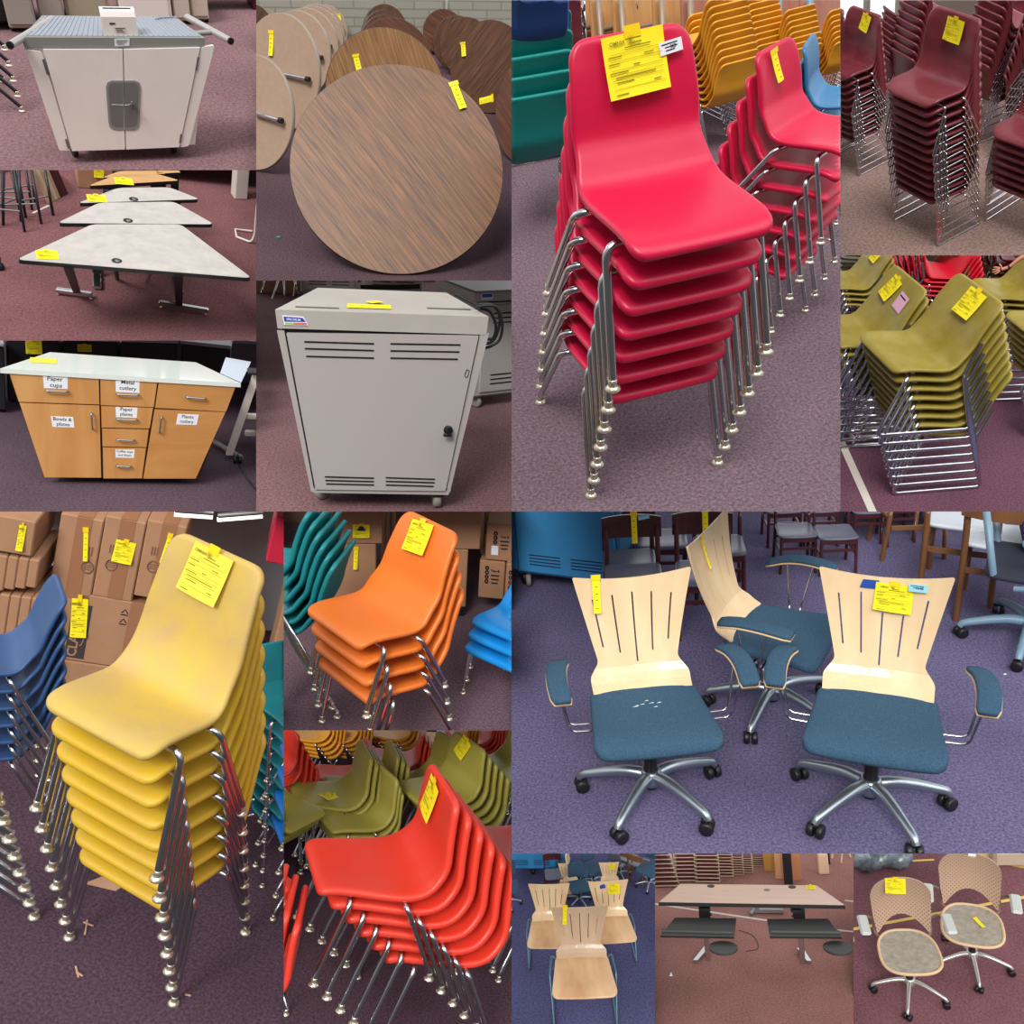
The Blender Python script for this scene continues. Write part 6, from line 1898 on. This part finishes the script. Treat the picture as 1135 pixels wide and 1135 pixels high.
# background
t = thing('folding_table_leg', 'dark steel table foot on the carpet behind the desk', 'table leg', B.at(650, 345), 0)
part('foot', MB().box(0, 0, .03, .32, .05, .04, .005).tube([(-.15, 0, .04), (-.20, -.08, .02)], .02, 8).tube([(-.12, 0, .04), (-.08, 0, .3)], .02, 8), STEEL, t)
def tape(a, b, w, label):
    a, b = B.at(*a), B.at(*b)
    d = (b - a).normalized(); n = Vector((-d.y, d.x, 0)) * w
    single('floor_tape', MB().hexa([(q.x, q.y, z) for z in (.0005, .003) for q in (a - n, b - n, b + n, a + n)]), FTAPE, label, 'tape')
tape((-40, 285), (640, 385), .018, 'pale tape line on the carpet passing behind the desk legs')
tape((1040, 440), (1250, 462), .018, 'pale tape line on the carpet right of the keyboard trays')
tape((1080, 272), (1250, 292), .018, 'pale tape line on the carpet above the right desk corner')
for i, (x0, x1, y0, m_, lab) in enumerate(((740, 788, 183, BLACKMET, 'black square post behind the desk'), (690, 740, 152, mat('cardboard_panel', (204, 150, 106), .8), 'tan panel left of the black post'), (788, 838, 160, mat('brown_panel', (184, 118, 84), .8), 'brown panel right of the black post'), (625, 708, 108, mat('ochre_panel', (176, 128, 50), .7), 'ochre panel at the top middle'), (950, 1000, 68, BLACKMET, 'dark upper part post at the top right'))):
    a, b = B.at(x0, y0), B.at(x1, y0); w = (b - a).length
    single('standing_panel' if i else 'square_post', MB().box(0, .04, .55, w, .06, 1.1, .004), m_, lab, 'panel' if i else 'post', (a + b) / 2, 0)
single('post_base', MB().box(0, 0, .12, .12, .08, .24, .01), mat('pale_post_base', (226, 190, 156), .6), 'pale block under the dark post at the top right', 'block', B.at(962, 118), 0)
BURG2 = mat('dark_burgundy_vinyl', (86, 26, 34), .5)
FCH = mat('beige_metal_frame', (206, 184, 158), .4, .2)
def folded_chair(loc, rz, sc, label):
    t = thing('padded_stack_chair', label, 'chair', loc, rz, 'burgundy chairs stacked behind the desk', sc)
    part('cushion', cached(('fch', 'c'), lambda: MB().box(0, .1, 0, .40, .40, .05, .015).mesh('cushion', BURG2)), None, t)
    part('frame', cached(('fch', 'f'), lambda: MB().tube([(-.24, -.1, -.02), (.24, -.1, -.02)], .012, 6).tube([(-.24, -.1, -.02), (-.24, .3, .0)], .012, 6).tube([(.24, -.1, -.02), (.24, .3, .0)], .012, 6).mesh('frame', FCH)), None, t)
    return t
for j, (x, y, n, rz, sc, wh) in enumerate(((60, 195, 14, .10, .70, 'leftmost pile behind the desk'), (190, 165, 13, .05, .62, 'second pile behind the desk'), (305, 172, 9, .0, .60, 'third pile behind the desk'), (395, 140, 8, .0, .50, 'fourth pile behind the desk'), (465, 130, 8, 0, .40, 'fifth pile behind the desk'), (520, 118, 7, 0, .38, 'sixth pile behind the desk'), (590, 80, 5, 0, .34, 'farthest pile behind the desk'))):
    p = B.at(x, y)
    for k in range(n):
        folded_chair(p + Vector((-.012 * k if j == 0 else 0, .05, (.05 + k * .075) * sc)), rz, sc, 'burgundy padded chair, %s of the %s' % (ORD[n - 1 - k] if k else 'bottom one', wh))
for i, (x, y) in enumerate(((1030, 28), (1080, 22), (1110, 40))):
    single('metal_stand', MB().tube(fillet([(-.2, 0, 0), (-.1, 0, .35), (.1, 0, .35), (.2, 0, 0)], .05), .014, 6), FCH, 'pale metal frame far away at the top right, %s' % ['left', 'middle', 'right'][i], 'stand', B.at(x, y), .4 * i, sc=.9)
single('paper_scrap', MB().prism([(-.012, -.03), (.014, -.028), (.004, .03), (-.006, .02)], .001, .01), WHITEP, 'small white paper scrap on the carpet left of the desk', 'scrap', B.at(96, 692))
single('keyboard_cable', MB().tube(catmull([B.at(480, 440, .005), B.at(560, 470, .005), B.at(590, 540, .005), B.at(520, 560, .005)], 5), .003, 5), BLACK, 'thin dark cable loop on the carpet between the trays', 'cable')
wall(-100, 5, 1250, 5, 1.2, mat('hall_wall_dim_red', (92, 66, 70), .8))

# ================================================================ bay: mesh chairs
B = BM = Bay('mesh', (946, 946, 1200, 1200), (.1822, .8215, .0572, 8.1206, 1008.51, 1097.73), (5.974, 945, 945))
floor(carpet('carpet_mesh', (116, 78, 84), k=.30, scale=50))
MESHB = mat('beige_perforated_plastic', (176, 146, 122), .55)
MESHS = mat('grey_woven_mesh', (164, 156, 140), .7, var=.3, vscale=25, rgb2=(134, 126, 114))
RIMB = mat('tan_seat_rim', (212, 178, 138), .5)
ARMG = mat('light_grey_arm', (188, 192, 186), .5)
def perf_material():
    m = MESHB; nt = m.node_tree; b = nt.nodes['Principled BSDF']
    tc = nt.nodes.new('ShaderNodeTexCoord'); mp = nt.nodes.new('ShaderNodeMapping')
    mp.inputs['Rotation'].default_value = (0, PI / 4, 0)
    mp.inputs['Scale'].default_value = (42, 1, 42)
    vo = nt.nodes.new('ShaderNodeTexVoronoi'); vo.inputs['Scale'].default_value = 1; vo.inputs['Randomness'].default_value = 0
    nt.links.new(tc.outputs['Object'], mp.inputs[0]); nt.links.new(mp.outputs[0], vo.inputs['Vector'])
    r = nt.nodes.new('ShaderNodeValToRGB')
    r.color_ramp.elements[0].position = .26; r.color_ramp.elements[0].color = lin((120, 88, 72)) + (1,)
    r.color_ramp.elements[1].position = .36; r.color_ramp.elements[1].color = lin((182, 152, 128)) + (1,)
    nt.links.new(vo.outputs['Distance'], r.inputs[0]); nt.links.new(r.outputs[0], b.inputs['Base Color'])
perf_material()
def caper_back():
    """rounded perforated back with an arched lower edge"""
    bm = bmesh.new()
    out = []
    for k in range(25):
        a = PI - PI * k / 24
        out.append((.245 * math.copysign(abs(math.cos(a)) ** .75, math.cos(a)), .30 + .17 * math.sin(a) ** .9))
    out += [(.235, .12), (.215, -.02)]
    for k in range(13):
        f = 1 - 2 * k / 12
        out.append((.20 * f, -.02 + .13 * (1 - f * f)))
    out += [(-.215, -.02), (-.235, .12)]
    hole = [(.045 * math.cos(2 * PI * k / 14), .425 + .018 * math.sin(2 * PI * k / 14)) for k in range(14)]
    ed = []
    for lp in (out, hole):
        vs = [bm.verts.new((x, y, 0)) for x, y in lp]
        for i in range(len(vs)): ed.append(bm.edges.new((vs[i], vs[(i + 1) % len(vs)])))
    bmesh.ops.triangle_fill(bm, edges=ed, use_beauty=True)
    for i in range(1, 12): bmesh.ops.bisect_plane(bm, geom=bm.verts[:] + bm.edges[:] + bm.faces[:], plane_co=(0, -.02 + .04 * i, 0), plane_no=(0, 1, 0))
    for i in range(-5, 6): bmesh.ops.bisect_plane(bm, geom=bm.verts[:] + bm.edges[:] + bm.faces[:], plane_co=(.04 * i, 0, 0), plane_no=(1, 0, 0))
    r = bmesh.ops.extrude_face_region(bm, geom=bm.faces[:])
    for v in [g for g in r['geom'] if isinstance(g, bmesh.types.BMVert)]: v.co.z = 1
    for v in bm.verts:
        x, s, k = v.co
        v.co = Vector((x, .20 + .16 * s - .05 * (x / .25) ** 2 + .03 * math.sin(PI * s / .47) + k * .012, .50 + s * .97))
    bmesh.ops.recalc_face_normals(bm, faces=bm.faces[:])
    me = bpy.data.meshes.new('backrest'); bm.to_mesh(me); bm.free(); me.materials.append(MESHB)
    return me
def seat_outline(k=1.0):
    out = []
    for i in range(40):
        a = 2 * PI * i / 40
        ca, sa = math.cos(a), math.sin(a)
        w = .235 + .022 * (-sa)
        out.append((k * w * math.copysign(abs(ca) ** .72, ca), k * .235 * math.copysign(abs(sa) ** .72, sa) - .02))
    return out
def mesh_task(label, loc, rz, brot, full):
    t = thing('mesh_task_chair', label, 'chair', loc, rz, 'beige mesh chairs on wheels', 1.05)
    z = .445
    part('seat', cached(('cap', 's'), lambda: MB().prism(seat_outline(.95), z, z + .006).mesh('seat', MESHS)), None, t, 'grey woven mesh seat')
    part('seat_rim', cached(('cap', 'r'), lambda: MB().tube([(x, y, z + .002) for x, y in seat_outline()], .013, 8, closed=True).mesh('seat_rim', RIMB)), None, t, 'tan seat rim')
    part('backrest', cached(('cap', 'b'), caper_back), None, t, 'beige perforated backrest')
    for sx in (-1, 1):
        part('back_upright', cached(('cap', 'u', sx), lambda: MB().tube(catmull([(sx * .16, .10, z - .03), (sx * .225, .20, z + .0), (sx * .225, .235, z + .12)], 5), .013, 8).mesh('back_upright', mat('taupe_frame', (120, 98, 84), .5))), None, t)
        a_ = part('arm', cached(('cap', 'a', sx), lambda: MB().tube(catmull([(sx * .225, .22, z + .12), (sx * .285, .20, z + .17), (sx * .325, .12, z + .205)], 5), .012, 8).mesh('arm', mat('taupe_frame', (120, 98, 84), .5))), None, t)
        part('arm_pad', cached(('cap', 'p', sx), lambda: MB().box(sx * .335, .05, z + .225, .085, .22, .034, .015).mesh('arm_pad', ARMG)), None, a_, 'light grey arm pad')
    part('mechanism', cached(('cap', 'm'), lambda: MB().box(0, 0, z - .035, .2, .22, .03, .01).mesh('mechanism', BLACKMET)), None, t)
    star_base(t, .30, brot, key='cap', rad=(.020, .012), m=mat('satin_silver', (200, 196, 190), .35, .7))
    if full:
        tag(t, (-.03, .262, .965), (1, 0, 0), (0, .16, 1), .165, .135, -.06, 'full', .004)
    else:
        tag(t, (.03, .05, z + .012), (.85, .5, 0), (-.5, .85, 0), .03, .12, .0, 'strip', .002)
        part('paper_scrap', MB().box(.02, .255, .955, .06, .02, .02, .004), WHITEP, t, 'white paper scrap')
    return t
mesh_task('beige mesh-backed chair with a square yellow tag, left one', (0, 0, 0), .02, -1.85, True)
mesh_task('beige mesh-backed chair behind, yellow strip on its seat', B.at(805, 770) + Vector((0, .06, 0)), -.20, -1.45, False)
t = thing('arm_chair_piece', 'grey arm end of an unseen chair at the left edge', 'chair', B.at(-10, 700), 0)
part('arm_pad', MB().box(0, 0, .3, .06, .2, .05, .015), ARMG, t)
BAGM = mat('clear_grey_plastic_bag', (128, 138, 146), .3, var=.5, vscale=9, rgb2=(70, 78, 86), spec=.8)
for i, (x, y, r) in enumerate(((60, 118, .26), (185, 112, .24), (290, 98, .20), (10, 60, .24), (255, 60, .16))):
    mb = MB(); vs = []; n, m_ = 14, 20
    for a in range(n + 1):
        th = PI * a / n
        for b in range(m_):
            ph = 2 * PI * b / m_
            rr = r * (1 + .16 * math.sin(3 * ph + i + 2 * th) * math.sin(th) + .10 * math.sin(7 * ph + 5 * th + i))
            vs.append((rr * math.sin(th) * math.cos(ph), rr * math.sin(th) * math.sin(ph), max(.0, r * .62 + rr * .66 * math.cos(th))))
    fs = [(a * m_ + b, (a + 1) * m_ + b, (a + 1) * m_ + (b + 1) % m_, a * m_ + (b + 1) % m_) for a in range(n) for b in range(m_)]
    mb.add(vs, fs, True)
    single('plastic_bag', mb, BAGM, 'crumpled grey plastic bag at the top left, %s' % ['largest, in front', 'middle of the front three', 'right of the front three', 'behind at the left', 'small, behind at the right'][i], 'bag', B.at(x, y) + Vector((0, r * .5, 0)), i, 'grey plastic bags')
YT = mat('yellow_floor_tape', (216, 180, 92), .6)
def ytape(a, b, w, label, m=None):
    a, b = B.at(*a), B.at(*b)
    d = (b - a).normalized(); n = Vector((-d.y, d.x, 0)) * w
    single('floor_tape', MB().hexa([(q.x, q.y, z) for z in (.0005, .003) for q in (a - n, b - n, b + n, a + n)]), m or YT, label, 'tape')
ytape((-60, 520), (1250, 275), .016, 'long yellow tape line crossing the carpet under both mesh chairs')
ytape((340, 58), (540, 48), .012, 'short yellow tape on the carpet right of the bags')
c_ = [B.at(-100, -60), B.at(640, 5), B.at(1300, 150), B.at(1300, -400)]
single('tan_floor_area', MB().prism([(p.x, p.y) for p in (B.at(620, 0), B.at(1300, 140), B.at(1300, -80), B.at(620, -80))], .0008, .003), mat('tan_hard_floor', (188, 150, 86), .5), 'tan hard floor strip beyond the carpet at the top right', 'floor strip')
single('white_machine', MB().box(0, 0, .1, .5, .3, .2, .03), mat('beige_machine', (190, 172, 150), .5), 'pale machine base at the top right corner', 'machine', B.at(1080, 30), 0)
wall(-300, -120, 1300, -100, 1.5, mat('hall_wall_tan', (150, 120, 90), .8))
# ================================================================ each bay is trimmed where its partition stands
def clip_bays():
    for b in Bay.all:
        x0, y0, x1, y1 = b.rect
        pl = [Vector((-1, (x0 - CEN) / FOC, 0)), Vector((1, -(x1 - CEN) / FOC, 0)),
              Vector((0, -(y0 - CEN) / FOC, 1)), Vector((0, (y1 - CEN) / FOC, -1))]
        pl[2] = Vector((0, (y0 - CEN) / FOC, 1)); pl[3] = Vector((0, -(y1 - CEN) / FOC, -1))
        pl = [p.normalized() for p in pl]
        pl.append(Vector((0, -1, 0)))
        d0 = [0, 0, 0, 0, .3]
        for root in b.roots:
            objs = [root] + list(root.children_recursive)
            for o in objs:
                if o.type != 'MESH':
                    continue
                M = Matrix(b_world(o))
                me = o.data
                dmax = [-1e9] * 5; dmin = [1e9] * 5
                for v in me.vertices:
                    w = M @ v.co
                    for i in range(5):
                        d = pl[i].dot(w) + d0[i]
                        if d > dmax[i]: dmax[i] = d
                        if d < dmin[i]: dmin[i] = d
                if any(d >= -1e-6 for d in dmin):
                    o['gone'] = 1
                    continue
                cut = [i for i in range(5) if dmax[i] > 1e-6]
                if not cut:
                    continue
                bm = bmesh.new(); bm.from_mesh(me)
                Mi = M.inverted(); R3 = M.to_3x3().transposed()
                for i in cut:
                    n = (R3 @ pl[i]).normalized()
                    co = Mi @ (pl[i] * -d0[i])
                    r = bmesh.ops.bisect_plane(bm, geom=bm.verts[:] + bm.edges[:] + bm.faces[:], dist=1e-6, plane_co=co, plane_no=n, clear_outer=True)
                    ed = [e for e in r['geom_cut'] if isinstance(e, bmesh.types.BMEdge) and e.is_valid and e.is_boundary]
                    if ed and len(ed) < 4000:
                        bmesh.ops.holes_fill(bm, edges=ed, sides=0)
                if not bm.faces:
                    o['gone'] = 1
                else:
                    nm = me.copy(); bm.to_mesh(nm); nm.update(); o.data = nm
                bm.free()
    def prune(o):
        for c in list(o.children):
            prune(c)
        if (o.type == 'MESH' and 'gone' in o) or (o.type == 'EMPTY' and not o.children):
            if o.type == 'MESH' and o.children:
                # keep the pieces that are left, one level up
                for c in list(o.children):
                    c.parent = o.parent
            bpy.data.objects.remove(o)
    for b in Bay.all:
        for r in list(b.roots):
            prune(r)

def b_world(o):
    M = o.matrix_basis.copy()
    while o.parent:
        o = o.parent
        M = o.matrix_basis @ M
    return M

clip_bays()
